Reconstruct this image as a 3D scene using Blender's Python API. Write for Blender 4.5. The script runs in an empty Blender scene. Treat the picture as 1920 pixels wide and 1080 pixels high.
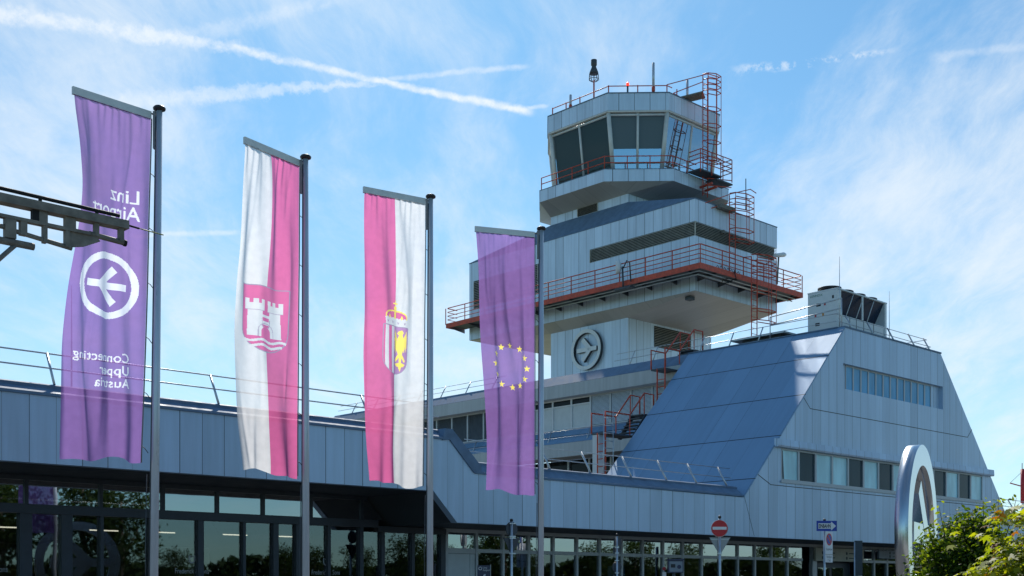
import bpy, math, random
import numpy as np
from mathutils import Vector, Matrix
random.seed(7)
C = bpy.context.scene.collection
R = math.radians

# ------------------------------------------------------------------ camera
cd = bpy.data.cameras.new('camera'); cam = bpy.data.objects.new('camera', cd); C.objects.link(cam)
cam.location = (0, 0, 1.7); cam.rotation_euler = (R(90), 0, 0)
cd.sensor_width = 36.0; cd.lens = 2272 / 1920 * 36.0
cd.shift_y = (1100 - 540) / 1920.0            # rising-front lens: verticals stay vertical
cd.clip_start = 0.1; cd.clip_end = 3000
bpy.context.scene.camera = cam

# ------------------------------------------------------------------ light
SUN_AZ, SUN_EL = R(-5.5), R(41)                  # azimuth from +Y towards +X
SUN_STRENGTH, SKY_STRENGTH = 4.0, 0.105
sc = bpy.context.scene
sc.view_settings.view_transform = 'Standard'; sc.view_settings.look = 'None'
sc.view_settings.gamma = 1.0; sc.view_settings.exposure = 0.40
sd = Vector((math.sin(SUN_AZ) * math.cos(SUN_EL), math.cos(SUN_AZ) * math.cos(SUN_EL), math.sin(SUN_EL)))
sl = bpy.data.lights.new('sun', 'SUN'); sl.energy = SUN_STRENGTH; sl.angle = R(0.5); sl.color = (1.0, 0.95, 0.87)
so = bpy.data.objects.new('sun', sl); C.objects.link(so)
so.rotation_euler = sd.to_track_quat('Z', 'Y').to_euler(); so.location = (0, 0, 60)


class NT:
    """tiny node-tree helper"""
    def __init__(s, tree): s.t = tree; s.n = tree.nodes; s.l = tree.links
    def add(s, kind, **kw):
        nd = s.n.new(kind)
        for k, v in kw.items(): setattr(nd, k, v)
        return nd
    def put(s, sock, v):
        if v is None: return
        if isinstance(v, bpy.types.NodeSocket): s.l.new(v, sock)
        else: sock.default_value = v
    def m(s, op, a, b=None, c=None, clamp=False):
        nd = s.add('ShaderNodeMath', operation=op); nd.use_clamp = clamp
        for i, v in enumerate((a, b, c)): s.put(nd.inputs[i], v)
        return nd.outputs[0]
    def vm(s, op, a, b=None, out=0):
        nd = s.add('ShaderNodeVectorMath', operation=op); s.put(nd.inputs[0], a); s.put(nd.inputs[1], b)
        return nd.outputs[out]
    def smooth(s, v, a, b, lo=0.0, hi=1.0):
        nd = s.add('ShaderNodeMapRange', interpolation_type='SMOOTHSTEP')
        for i, x in enumerate((v, a, b, lo, hi)): s.put(nd.inputs[i], x)
        return nd.outputs[0]
    def xyz(s, v): 
        nd = s.add('ShaderNodeSeparateXYZ'); s.put(nd.inputs[0], v); return nd.outputs
    def vec(s, x, y, z):
        nd = s.add('ShaderNodeCombineXYZ')
        for i, q in enumerate((x, y, z)): s.put(nd.inputs[i], q)
        return nd.outputs[0]
    def noise(s, v, scale, detail=4, rough=0.55, dist=0.0):
        nd = s.add('ShaderNodeTexNoise'); s.put(nd.inputs['Vector'], v)
        nd.inputs['Scale'].default_value = scale; nd.inputs['Detail'].default_value = detail
        nd.inputs['Roughness'].default_value = rough; nd.inputs['Distortion'].default_value = dist
        return nd.outputs['Fac']
    def mix(s, f, a, b):
        nd = s.add('ShaderNodeMix', data_type='RGBA'); s.put(nd.inputs[0], f)
        s.put(nd.inputs[6], a); s.put(nd.inputs[7], b)
        return nd.outputs[2]


# ------------------------------------------------------------------ sky with cirrus and contrails
world = bpy.data.worlds.new('World'); sc.world = world; world.use_nodes = True
w = NT(world.node_tree); w.n.clear()
wo = w.add('ShaderNodeOutputWorld'); bg = w.add('ShaderNodeBackground')
w.l.new(bg.outputs[0], wo.inputs[0]); bg.inputs[1].default_value = SKY_STRENGTH
sky = w.add('ShaderNodeTexSky', sky_type='NISHITA'); sky.sun_disc = False
sky.sun_elevation = SUN_EL; sky.sun_rotation = SUN_AZ
sky.air_density = 1.0; sky.dust_density = 0.3; sky.ozone_density = 2.0; sky.altitude = 300
D = w.vm('NORMALIZE', w.add('ShaderNodeTexCoord').outputs['Generated'])
dx, dy, dz = w.xyz(D)
skycol = w.vm('MULTIPLY', sky.outputs[0], (0.49, 0.82, 0.92))

def sdir(t, s_): return Vector((t, 1, s_)).normalized()
def P(u, v): return sdir((u - 960) / 2272.0, (1100 - v) / 2272.0)     # a compass bearing and height above the horizon
def trail(p, q, wid0, wid1, strength, seed, fade=0.06, rough=0.5):
    """vapour trail along the great circle from direction p to direction q"""
    n = p.cross(q).normalized(); ax = (q - p).normalized(); L = (q - p).length
    al = w.m('DIVIDE', w.vm('DOT_PRODUCT', w.vm('SUBTRACT', D, tuple(p)), tuple(ax), 1), L)
    wob = w.m('MULTIPLY', w.m('SUBTRACT', w.noise(w.vm('ADD', D, (seed, 0, 0)), 16, 3), 0.5), 0.009)
    fine = w.m('MULTIPLY', w.m('SUBTRACT', w.noise(w.vm('ADD', D, (seed, 3, 0)), 110, 4, .65), 0.5), wid0 * 1.35)
    d = w.m('ABSOLUTE', w.m('ADD', w.m('ADD', w.vm('DOT_PRODUCT', D, tuple(n), 1), wob), fine))
    wid = w.m('ADD', w.m('MULTIPLY', w.m('MINIMUM', w.m('MAXIMUM', al, 0.0), 1.0), wid1 - wid0), wid0)
    core = w.m('SUBTRACT', 1.0, w.smooth(w.m('DIVIDE', d, wid), 0.1, 1.0))
    ends = w.m('MULTIPLY', w.smooth(al, -fade, fade), w.m('SUBTRACT', 1.0, w.smooth(al, 1 - fade, 1 + fade)))
    tex = w.smooth(w.noise(w.vm('ADD', D, (0, seed, 0)), 75, 7, .72), 0.30, 0.66, 1 - rough * 1.25, 1.0)
    return w.m('MULTIPLY', w.m('MULTIPLY', w.m('MULTIPLY', core, ends), tex), strength)

def blob(c, r0, r1):
    return w.m('SUBTRACT', 1.0, w.smooth(w.vm('DISTANCE', D, tuple(c), 1), r0, r1))

zc = w.m('ADD', w.m('MAXIMUM', dz, 0.0), 0.16)
pl = w.vec(w.m('DIVIDE', dx, zc), w.m('DIVIDE', dy, zc), 0.0)          # cirrus sheet high above
warp = w.noise(pl, 1.3, 3)
plw = w.vm('ADD', pl, w.vec(w.m('MULTIPLY', warp, 0.30), w.m('MULTIPLY', warp, 0.12), 0.0))
st = w.vm('MULTIPLY', plw, (1.0, 0.42, 1.0))
c1 = w.noise(st, 2.3, 10, 0.64, 0.25)
c2 = w.noise(w.vm('ADD', w.vm('MULTIPLY', plw, (2.6, 0.9, 1.0)), (7, 3, 0)), 2.6, 8, 0.68, 0.2)
bias = w.m('ADD', w.m('MULTIPLY', blob(P(120, 60), 0.03, 0.30), 0.17), w.m('MULTIPLY', blob(P(1740, 500), 0.02, 0.20), 0.15))
bias = w.m('ADD', bias, w.m('MULTIPLY', blob(P(1180, 90), 0.01, 0.13), 0.08))
bias = w.m('ADD', bias, w.m('MULTIPLY', blob(P(860, 620), 0.03, 0.22), 0.10))
bias = w.m('SUBTRACT', bias, w.m('MULTIPLY', blob(P(580, 310), 0.02, 0.15), 0.10))
bias = w.m('ADD', bias, w.m('MULTIPLY', blob(P(1850, 120), 0.02, 0.16), 0.02))
ci = w.smooth(w.m('ADD', w.m('ADD', w.m('MULTIPLY', c1, 0.55), w.m('MULTIPLY', c2, 0.45)), bias), 0.43, 0.80)
mask = w.m('ADD', 0.02, w.m('MULTIPLY', w.m('MULTIPLY', ci, 0.80), w.smooth(dy, -.3, .5, .30, 1.0)))
tr = [trail(P(-40, 20), P(450, 92), .010, .0062, .62, 1.3, .05, .55), trail(P(430, 86), P(710, 153), .0046, .0034, .72, 2.1, .06, .45),
      trail(P(690, 148), P(995, 207), .0033, .0046, .84, 2.1, .05, .35), trail(P(180, 196), P(710, 152), .011, .0030, .46, 4.2, .14, .4),
      trail(P(690, 154), P(985, 127), .0030, .0030, .40, 5.2, .06, .5), trail(P(300, 84), P(650, -4), .009, .007, .28, 6.2, .12, .5),
      trail(P(1385, 131), P(1660, 96), .0048, .0030, .50, 7.9, .14, 1.4), trail(P(1750, 108), P(1940, 84), .004, .004, .24, 8.4, .1, .5),
      trail(P(250, 441), P(450, 435), .003, .003, .38, 9.4, .1, .4), trail(P(985, 204), P(1025, 200), .003, .002, .5, 9.9, .2, .3)]
tmask = tr[0]
for k in tr[1:]: tmask = w.m('MAXIMUM', tmask, k)
tmask = w.m('MULTIPLY', tmask, w.smooth(dy, 0.0, 0.2))
mask = w.m('MULTIPLY', mask, w.smooth(dz, 0.0, 0.06))
pale = w.m('MULTIPLY', w.m('SUBTRACT', 1.0, w.smooth(dz, 0.0, 0.40)), w.smooth(dy, -.4, .6, .06, .42))   # thin milky veil towards the horizon
mask = w.m('MINIMUM', w.m('ADD', mask, w.m('MULTIPLY', pale, w.m('SUBTRACT', 1.0, mask))), 1.0)
CLOUD = (6.4, 6.9, 7.3, 1)
final = w.mix(tmask, w.mix(mask, skycol, CLOUD), (7.2, 7.45, 7.6, 1))
w.l.new(final, bg.inputs[0])

# ------------------------------------------------------------------ materials
MATS = {}
def principled(name, col, rough=0.5, metal=0.0, spec=None, **kw):
    m = bpy.data.materials.new(name); m.use_nodes = True
    b = m.node_tree.nodes['Principled BSDF']
    b.inputs['Base Color'].default_value = (*col, 1); b.inputs['Roughness'].default_value = rough
    b.inputs['Metallic'].default_value = metal
    if spec is not None: b.inputs['Specular IOR Level'].default_value = spec
    MATS[name] = m
    return m, NT(m.node_tree), b

def weathered(name, col, rough=.5, metal=0., var=.12, scale=3.0, stretch=(1, 1, 1), spec=None):
    """plain coat with uneven wear"""
    m, t, b = principled(name, col, rough, metal, spec)
    o = t.vm('MULTIPLY', t.add('ShaderNodeTexCoord').outputs['Object'], stretch)
    n = t.noise(o, scale, 5, .6)
    f = t.smooth(n, .3, .7)
    t.put(b.inputs['Base Color'], t.mix(f, tuple(c * (1 - var) for c in col) + (1,), tuple(min(1, c * (1 + var)) for c in col) + (1,)))
    if name != 'brushed_steel': t.put(b.inputs['Roughness'], t.smooth(n, .2, .8, rough * .85, min(1, rough * 1.2)))
    return m

def panels(name, col, pitch=.56, off=0.0, rough=.42, metal=.35, var=.10, rows=None, seam=.016, streak=.16):
    """sheet-metal cladding: upright joints every `pitch` m, slight tone change per sheet, rain streaks"""
    m, t, b = principled(name, col, rough, metal)
    o = t.add('ShaderNodeTexCoord').outputs['Object']; x, y, z = t.xyz(o)
    g = t.add('ShaderNodeNewGeometry').outputs['True Normal']
    vt = t.add('ShaderNodeVectorTransform', vector_type='NORMAL', convert_from='WORLD', convert_to='OBJECT'); t.put(vt.inputs[0], g)
    nx, ny, nz = t.xyz(vt.outputs[0])
    pick = t.m('GREATER_THAN', t.m('ABSOLUTE', nx), t.m('ABSOLUTE', ny))
    u = t.m('ADD', t.m('MULTIPLY', y, pick), t.m('MULTIPLY', x, t.m('SUBTRACT', 1.0, pick)))
    q = t.m('DIVIDE', t.m('ADD', u, off), pitch)
    fr = t.m('FRACT', q); cell = t.m('FLOOR', q)
    d = t.m('MULTIPLY', t.m('MINIMUM', fr, t.m('SUBTRACT', 1.0, fr)), pitch)
    wj = t.add('ShaderNodeTexWhiteNoise', noise_dimensions='1D'); t.put(wj.inputs['W'], t.m('ROUND', q))
    line = t.m('MULTIPLY', t.m('LESS_THAN', d, seam * .5), t.m('ADD', .25, t.m('MULTIPLY', wj.outputs[0], .75)))
    wn = t.add('ShaderNodeTexWhiteNoise', noise_dimensions='2D'); 
    rowc = 0.0
    if rows:
        rq = t.m('DIVIDE', t.m('ADD', z, rows[1]), rows[0]); rf = t.m('FRACT', rq); rowc = t.m('FLOOR', rq)
        rd = t.m('MULTIPLY', t.m('MINIMUM', rf, t.m('SUBTRACT', 1.0, rf)), rows[0])
        line = t.m('MAXIMUM', line if rows[2] else 0.0, t.m('LESS_THAN', rd, .016))
    t.put(wn.inputs[0], t.vec(cell, rowc, 0.0))
    tone = t.m('MULTIPLY', t.m('SUBTRACT', wn.outputs[0], .5), var * 2)
    sv = t.vec(t.m('MULTIPLY', u, 5.0), t.m('MULTIPLY', z, .35), t.m('MULTIPLY', cell, 3.7))
    s1 = t.m('MULTIPLY', t.m('SUBTRACT', t.noise(sv, 1.0, 5, .65), .5), streak * 2)
    s2 = t.m('MULTIPLY', t.m('SUBTRACT', t.noise(o, .55, 3), .5), .12)
    k = t.m('ADD', 1.0, t.m('ADD', t.m('ADD', tone, s1), s2))
    cc = t.vm('SCALE', (*col,), None); nd = cc.node; t.put(nd.inputs['Scale'], k)
    c2 = t.mix(line, cc, (col[0] * .12, col[1] * .12, col[2] * .13, 1))
    t.put(b.inputs['Base Color'], c2)
    t.put(b.inputs['Roughness'], t.m('ADD', rough, t.m('MULTIPLY', s1, .25)))
    bp = t.add('ShaderNodeBump'); bp.inputs['Strength'].default_value = .25; bp.inputs['Distance'].default_value = .03
    t.put(bp.inputs['Height'], t.m('ADD', t.m('MULTIPLY', t.m('SUBTRACT', 1.0, line), .0 if rows else .3), t.noise(t.vec(t.m('MULTIPLY', u, 1.2), t.m('MULTIPLY', z, .5), cell), 1.1, 2)))
    t.l.new(bp.outputs[0], b.inputs['Normal'])
    return m

def glass(name, refl=.22, tint=(.25, .3, .33), rough=.015, wob=.007, gcol=(.9, .95, 1)):
    m = bpy.data.materials.new(name); m.use_nodes = True; t = NT(m.node_tree); t.n.clear()
    out = t.add('ShaderNodeOutputMaterial'); g = t.add('ShaderNodeBsdfGlossy'); tr_ = t.add('ShaderNodeBsdfTransparent')
    g.inputs['Roughness'].default_value = rough; g.inputs['Color'].default_value = (*gcol, 1); tr_.inputs['Color'].default_value = (*tint, 1)
    lw = t.add('ShaderNodeLayerWeight'); lw.inputs[0].default_value = .5
    f = t.m('ADD', refl + .035, t.m('MULTIPLY', t.m('POWER', lw.outputs['Facing'], 4.0), .9), clamp=True)
    bp = t.add('ShaderNodeBump'); bp.inputs['Strength'].default_value = wob; bp.inputs['Distance'].default_value = .2
    t.put(bp.inputs['Height'], t.noise(t.add('ShaderNodeTexCoord').outputs['Object'], 1.1, 1)); t.l.new(bp.outputs[0], g.inputs['Normal'])
    mx = t.add('ShaderNodeMixShader'); t.put(mx.inputs[0], f); t.l.new(tr_.outputs[0], mx.inputs[1]); t.l.new(g.outputs[0], mx.inputs[2])
    t.l.new(mx.outputs[0], out.inputs[0]); MATS[name] = m
    return m

def cloth(name, col, see=.22, trans=.6, weave=True):
    """thin open-weave flag cloth: partly see-through, lets the sun glow through"""
    m = bpy.data.materials.new(name); m.use_nodes = True; t = NT(m.node_tree); t.n.clear()
    out = t.add('ShaderNodeOutputMaterial'); a = t.add('ShaderNodeBsdfTransparent'); b = t.add('ShaderNodeBsdfTranslucent'); d = t.add('ShaderNodeBsdfDiffuse')
    n = t.noise(t.add('ShaderNodeTexCoord').outputs['Object'], 9, 4)
    k = t.smooth(n, .2, .8, .93, 1.05)
    c = t.vm('SCALE', (*col,), None); t.put(c.node.inputs['Scale'], k)
    for s_ in (b, d): t.put(s_.inputs[0], c)
    a.inputs[0].default_value = (*[min(1, .25 + x * .85) for x in col], 1)
    m1 = t.add('ShaderNodeMixShader'); m1.inputs[0].default_value = 1 - trans; t.l.new(b.outputs[0], m1.inputs[1]); t.l.new(d.outputs[0], m1.inputs[2])
    m2 = t.add('ShaderNodeMixShader'); m2.inputs[0].default_value = 1 - see; t.l.new(a.outputs[0], m2.inputs[1]); t.l.new(m1.outputs[0], m2.inputs[2])
    t.l.new(m2.outputs[0], out.inputs[0]); MATS[name] = m
    return m

def leafmat(name, cols, trans=.5):
    m = bpy.data.materials.new(name); m.use_nodes = True; t = NT(m.node_tree); t.n.clear()
    out = t.add('ShaderNodeOutputMaterial'); b = t.add('ShaderNodeBsdfTranslucent'); p = t.add('ShaderNodeBsdfPrincipled')
    r = t.add('ShaderNodeAttribute'); r.attribute_name = 'tone'
    cr = t.add('ShaderNodeValToRGB'); e = cr.color_ramp.elements
    e[0].color = (*cols[0], 1); e[1].color = (*cols[-1], 1)
    for i, cc in enumerate(cols[1:-1]): q = e.new((i + 1) / (len(cols) - 1)); q.color = (*cc, 1)
    t.put(cr.inputs[0], r.outputs['Fac'])
    t.l.new(cr.outputs[0], p.inputs['Base Color']); p.inputs['Roughness'].default_value = .5; p.inputs['Specular IOR Level'].default_value = .12
    c2 = t.vm('MULTIPLY', cr.outputs[0], (2.9, 2.5, .5)); t.put(b.inputs[0], c2)
    mx = t.add('ShaderNodeMixShader'); mx.inputs[0].default_value = 1 - trans; t.l.new(b.outputs[0], mx.inputs[1]); t.l.new(p.outputs[0], mx.inputs[2])
    t.l.new(mx.outputs[0], out.inputs[0]); MATS[name] = m
    return m

ALU = (.41, .53, .68)
panels('facade_sheet', ALU, .56, .10, var=.10, streak=.20, seam=.02)
panels('tower_sheet', (.62, .71, .81), .62, .0, var=.10, seam=.03, streak=.24)
panels('slope_sheet', (.19, .33, .50), 1.12, .0, rough=.58, metal=.25, var=.06, seam=.010, streak=.12, rows=(1.63, -6.95 + 1.63 * 5, True))
panels('fascia_band', (.42, .45, .47), 1.2, .0, rough=.6, metal=.0, var=.03, seam=.004, streak=.30)
panels('soffit_sheet', (.44, .43, .41), 1.0, .0, rough=.5, metal=.2, var=.06)
weathered('coping_metal', (.14, .21, .31), .65, .0, .14, spec=.2)
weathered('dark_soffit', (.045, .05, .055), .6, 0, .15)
weathered('frame_grey', (.42, .45, .48), .45, .3, .06)
weathered('frame_dark', (.035, .045, .06), .4, .3, .15)
weathered('frame_white', (.62, .64, .66), .45, 0, .05)
weathered('white_blind', (.55, .60, .62), .6, 0, .05)
weathered('mullion_beige', (.70, .68, .64), .5, .1, .07)
weathered('bar_grey', (.66, .68, .68), .5, .1, .06, 6)
weathered('galvanised', (.50, .53, .56), .38, .8, .14, 6)
weathered('red_steel', (.56, .075, .035), .5, .0, .25, 5)
weathered('dark_steel', (.075, .085, .10), .55, .3, .2)
weathered('pole_alu', (.52, .57, .64), .30, .30, .07, 2, (4, 4, .6))
weathered('black_plastic', (.012, .012, .014), .45)
weathered('grey_plastic', (.20, .21, .22), .5)
weathered('dark_wall', (.10, .105, .11), .8)
weathered('roof_felt', (.16, .16, .16), .9)
weathered('louvre_metal', (.50, .46, .39), .5, .3, .15)
weathered('louvre_back', (.05, .048, .045), .9)
weathered('brushed_steel', (.50, .54, .58), .24, 1.0, .015, 1, (1, 1, 6))
weathered('blind_slat', (.58, .65, .73), .5, 0, .05)
weathered('blind_dark', (.10, .12, .14), .5, .1, .1)
weathered('emblem_paint', (.80, .82, .82), .45, .1, .05)
weathered('sign_white', (.75, .75, .76), .4, 0, .03)
weathered('sign_red', (.55, .012, .02), .4, 0, .05)
weathered('sign_blue', (.01, .045, .36), .35, 0, .05)
weathered('sign_back', (.30, .31, .32), .45, .5, .08)
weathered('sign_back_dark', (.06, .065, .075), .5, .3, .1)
weathered('sign_black', (.015, .015, .02), .5)
weathered('board_navy', (.012, .02, .075), .35)
weathered('board_beige', (.42, .40, .33), .5)
weathered('board_bluegrey', (.20, .24, .29), .45)
weathered('poster_blue', (.10, .33, .62), .5)
weathered('chiller_white', (.62, .66, .68), .45, .05, .04)
weathered('chiller_coil', (.012, .03, .07), .3, .4, .2, 14)
weathered('bracket_grey', (.19, .18, .16), .7, .0, .25, 7, spec=.2)
weathered('bracket_dark', (.022, .023, .025), .7, .0, .25, 7, spec=.15)
weathered('green_wire', (.22, .25, .05), .5)
weathered('bark', (.09, .07, .05), .9, 0, .3, 12)
weathered('warning_red', (.42, .02, .03), .5)
weathered('label_green', (.01, .16, .09), .5)
weathered('orange_plastic', (.55, .24, .03), .5)
weathered('asphalt', (.10, .095, .09), .9, 0, .2, .6)
weathered('paving', (.30, .28, .25), .85, 0, .15, .8)
weathered('lawn', (.07, .10, .03), .95, 0, .3, .5)
for nm, col, rg in (('pane_teal', (.54, .84, .90), .10), ('pane_dark', (.02, .05, .068), .06), ('pane_sky', (.16, .42, .66), .05), ('pane_black', (.012, .015, .018), .06)):  # pane_sky has the sky's reflection put into its base colour
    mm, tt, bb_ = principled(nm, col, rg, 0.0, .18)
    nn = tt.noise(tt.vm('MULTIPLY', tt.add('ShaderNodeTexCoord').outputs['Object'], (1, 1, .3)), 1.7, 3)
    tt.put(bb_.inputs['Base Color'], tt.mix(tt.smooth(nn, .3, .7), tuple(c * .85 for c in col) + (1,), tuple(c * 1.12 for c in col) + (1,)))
    bb_.inputs['IOR'].default_value = 1.45
glass('hall_glass', .09, (.50, .54, .57)); glass('hall_glass_upper', .34, (.2, .22, .24)); glass('cab_glass', .0, (.66, .76, .80)); glass('cab_glass_bright', .42, (.5, .66, .75), gcol=(.55, .78, 1))
cloth('cloth_purple', (.27, .15, .42), .33, .92)
cloth('cloth_lettering', (.80, .80, .86), .24, .9)
cloth('cloth_pink', (.69, .14, .34), .24, .92)
cloth('cloth_white', (.72, .72, .73), .24, .9)
cloth('cloth_yellow', (.95, .78, .16), .12, .9)
cloth('cloth_grey_line', (.40, .32, .46), .15, .8)
cloth('cloth_mauve', (.45, .25, .48), .15, .9)
leafmat('shrub_leaf', [(.014, .030, .010), (.034, .072, .014), (.085, .14, .018), (.16, .21, .02)], .55)
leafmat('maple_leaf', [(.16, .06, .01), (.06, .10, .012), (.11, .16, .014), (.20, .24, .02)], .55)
leafmat('tree_leaf', [(.016, .030, .012), (.03, .055, .018), (.05, .08, .02)], .3)
m_, t_, b_ = principled('lamp_red', (.6, .01, .01), .3); b_.inputs['Emission Color'].default_value = (1, .03, .01, 1); b_.inputs['Emission Strength'].default_value = 2.5
m_, t_, b_ = principled('lamp_warm', (.8, .7, .5), .4); b_.inputs['Emission Color'].default_value = (1, .85, .6, 1); b_.inputs['Emission Strength'].default_value = 2.2

# ------------------------------------------------------------------ mesh builder
class MB:
    def __init__(s): s.v = []; s.f = []; s.sm = []; s.mi = []; s.mat = 0
    def face(s, idx, smooth=False): s.f.append(tuple(idx)); s.sm.append(smooth); s.mi.append(s.mat)
    def poly(s, pts, smooth=False):
        n = len(s.v); s.v += [tuple(p) for p in pts]; s.face(range(n, n + len(pts)), smooth); return s
    def box(s, x0, x1, y0, y1, z0, z1):
        if x0 > x1: x0, x1 = x1, x0
        if y0 > y1: y0, y1 = y1, y0
        if z0 > z1: z0, z1 = z1, z0
        n = len(s.v)
        s.v += [(x0, y0, z0), (x1, y0, z0), (x1, y1, z0), (x0, y1, z0), (x0, y0, z1), (x1, y0, z1), (x1, y1, z1), (x0, y1, z1)]
        for q in ((3, 2, 1, 0), (4, 5, 6, 7), (0, 1, 5, 4), (1, 2, 6, 5), (2, 3, 7, 6), (3, 0, 4, 7)): s.face([n + i for i in q])
        return s
    def hexa(s, A, B):
        """solid between two corresponding polygons"""
        n = len(s.v); k = len(A); s.v += [tuple(p) for p in A] + [tuple(p) for p in B]
        s.face([n + i for i in reversed(range(k))]); s.face([n + k + i for i in range(k)])
        for i in range(k): j = (i + 1) % k; s.face([n + i, n + j, n + k + j, n + k + i])
        return s
    def ext_b(s, prof, b0, b1):     # (a,z) profile pushed along b
        return s.hexa([(a, b0, z) for a, z in prof], [(a, b1, z) for a, z in prof])
    def ext_a(s, prof, a0, a1):     # (b,z) profile pushed along a
        return s.hexa([(a0, b, z) for b, z in prof], [(a1, b, z) for b, z in prof])
    def ext_z(s, prof, z0, z1):
        return s.hexa([(a, b, z0) for a, b in prof], [(a, b, z1) for a, b in prof])
    def tube(s, pts, r, n=8, cap=True):
        pts = [Vector(p) for p in pts]; rs = r if isinstance(r, (list, tuple)) else [r] * len(pts)
        base = len(s.v); up = None
        for i, p in enumerate(pts):
            d = (pts[min(i + 1, len(pts) - 1)] - pts[max(i - 1, 0)]).normalized()
            if up is None: up = Vector((0, 0, 1)) if abs(d.z) < .9 else Vector((1, 0, 0))
            x = d.cross(up).normalized(); y = x.cross(d).normalized(); up = y
            for k in range(n):
                an = 2 * math.pi * k / n; s.v.append(tuple(p + (x * math.cos(an) + y * math.sin(an)) * rs[i]))
        for i in range(len(pts) - 1):
            for k in range(n):
                a = base + i * n + k; b = base + i * n + (k + 1) % n
                s.face([a, b, b + n, a + n], True)
        if cap:
            s.face([base + k for k in reversed(range(n))]); q = base + (len(pts) - 1) * n; s.face([q + k for k in range(n)])
        return s
    def lathe(s, prof, cx, cy, n=20):       # profile of (radius, z)
        base = len(s.v)
        for r, z in prof:
            for k in range(n): an = 2 * math.pi * k / n; s.v.append((cx + r * math.cos(an), cy + r * math.sin(an), z))
        for i in range(len(prof) - 1):
            for k in range(n):
                a = base + i * n + k; b = base + i * n + (k + 1) % n; s.face([a, b, b + n, a + n], True)
        s.face([base + k for k in reversed(range(n))]); q = base + (len(prof) - 1) * n; s.face([q + k for k in range(n)])
        return s
    def map(s, fn): s.v = [tuple(fn(*p)) for p in s.v]; return s

ORG = {}
DA = Vector((0.72477225, 0.68898852)); DB = Vector((-0.68898852, 0.72477225)); ANG = math.atan2(DA.y, DA.x)
def ab(a, b, z): return (a * DA.x + b * DB.x, a * DA.y + b * DB.y, z)

def tag(o, label=None, cat=None, group=None, kind=None):
    if label: o['label'] = label
    if cat: o['category'] = cat
    if group: o['group'] = group
    if kind: o['kind'] = kind
    return o
def thing(name, label, cat, at, frame='ab', group=None):
    """an Empty at the thing's base; frame 'ab' = the airport building's axes, 'w' = plain world axes"""
    o = bpy.data.objects.new(name, None); C.objects.link(o); o.empty_display_size = .2
    if frame == 'ab': o.location = ab(*at); o.rotation_euler = (0, 0, ANG)
    else: o.location = at
    ORG[o.name] = tuple(at); return tag(o, label, cat, group)
def part(name, mb, mat, parent, label=None, bevel=None):
    org = ORG[parent.name]
    me = bpy.data.meshes.new(name); me.from_pydata([(x - org[0], y - org[1], z - org[2]) for x, y, z in mb.v], [], mb.f)
    for mname in (mat if isinstance(mat, (list, tuple)) else [mat]): me.materials.append(MATS[mname])
    me.polygons.foreach_set('use_smooth', mb.sm); me.polygons.foreach_set('material_index', mb.mi); me.update()
    o = bpy.data.objects.new(name, me); C.objects.link(o); o.parent = parent; ORG[o.name] = org
    if label: o['label'] = label
    if bevel: q = o.modifiers.new('b', 'BEVEL'); q.width = bevel; q.segments = 2; q.limit_method = 'ANGLE'
    return o
def solo(name, mb, mat, label, cat, at, kind=None, group=None):
    """a thing that is one mesh, in world axes"""
    me = bpy.data.meshes.new(name); me.from_pydata([(x - at[0], y - at[1], z - at[2]) for x, y, z in mb.v], [], mb.f)
    for mname in (mat if isinstance(mat, (list, tuple)) else [mat]): me.materials.append(MATS[mname])
    me.polygons.foreach_set('use_smooth', mb.sm); me.polygons.foreach_set('material_index', mb.mi); me.update()
    o = bpy.data.objects.new(name, me); C.objects.link(o); o.location = at; ORG[o.name] = at
    return tag(o, label, cat, group, kind)

def text2d(body, size, sx=1.0, align='LEFT', bold=0.0):
    """outline triangles of a word in a flat x/y plane"""
    cu = bpy.data.curves.new('t', 'FONT'); cu.body = body; cu.size = size; cu.align_x = align; cu.resolution_u = 3; cu.offset = bold
    ob = bpy.data.objects.new('t', cu); me = bpy.data.meshes.new_from_object(ob)
    vs = [(v.co.x * sx, v.co.y) for v in me.vertices]; fs = [tuple(p.vertices) for p in me.polygons]
    bpy.data.objects.remove(ob); bpy.data.curves.remove(cu); bpy.data.meshes.remove(me)
    return vs, fs
def put_text(mb, body, size, fn, sx=1.0, align='CENTER', bold=0.0):
    vs, fs = text2d(body, size, sx, align, bold); n = len(mb.v)
    mb.v += [tuple(fn(x, y)) for x, y in vs]
    for f in fs: mb.face([n + i for i in f])
    return mb

def emblem_polys():
    """aeroplane pictogram, nose to the right, inside a unit ring"""
    bar = [(-.62, -.105), (.70, -.105), (.70, .105), (-.62, .105)]
    arms = []
    for sg in (1, -1):
        p, q = Vector((.27, 0)), Vector((-.24, .53 * sg)); d = (q - p).normalized(); n = Vector((-d.y, d.x)) * .115
        arms.append([tuple(p - n), tuple(q - n), tuple(q + n), tuple(p + n)])
    return bar, arms
def arc(r, a0, a1, n, cx=0, cy=0): return [(cx + r * math.cos(a0 + (a1 - a0) * i / n), cy + r * math.sin(a0 + (a1 - a0) * i / n)) for i in range(n + 1)]

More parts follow.
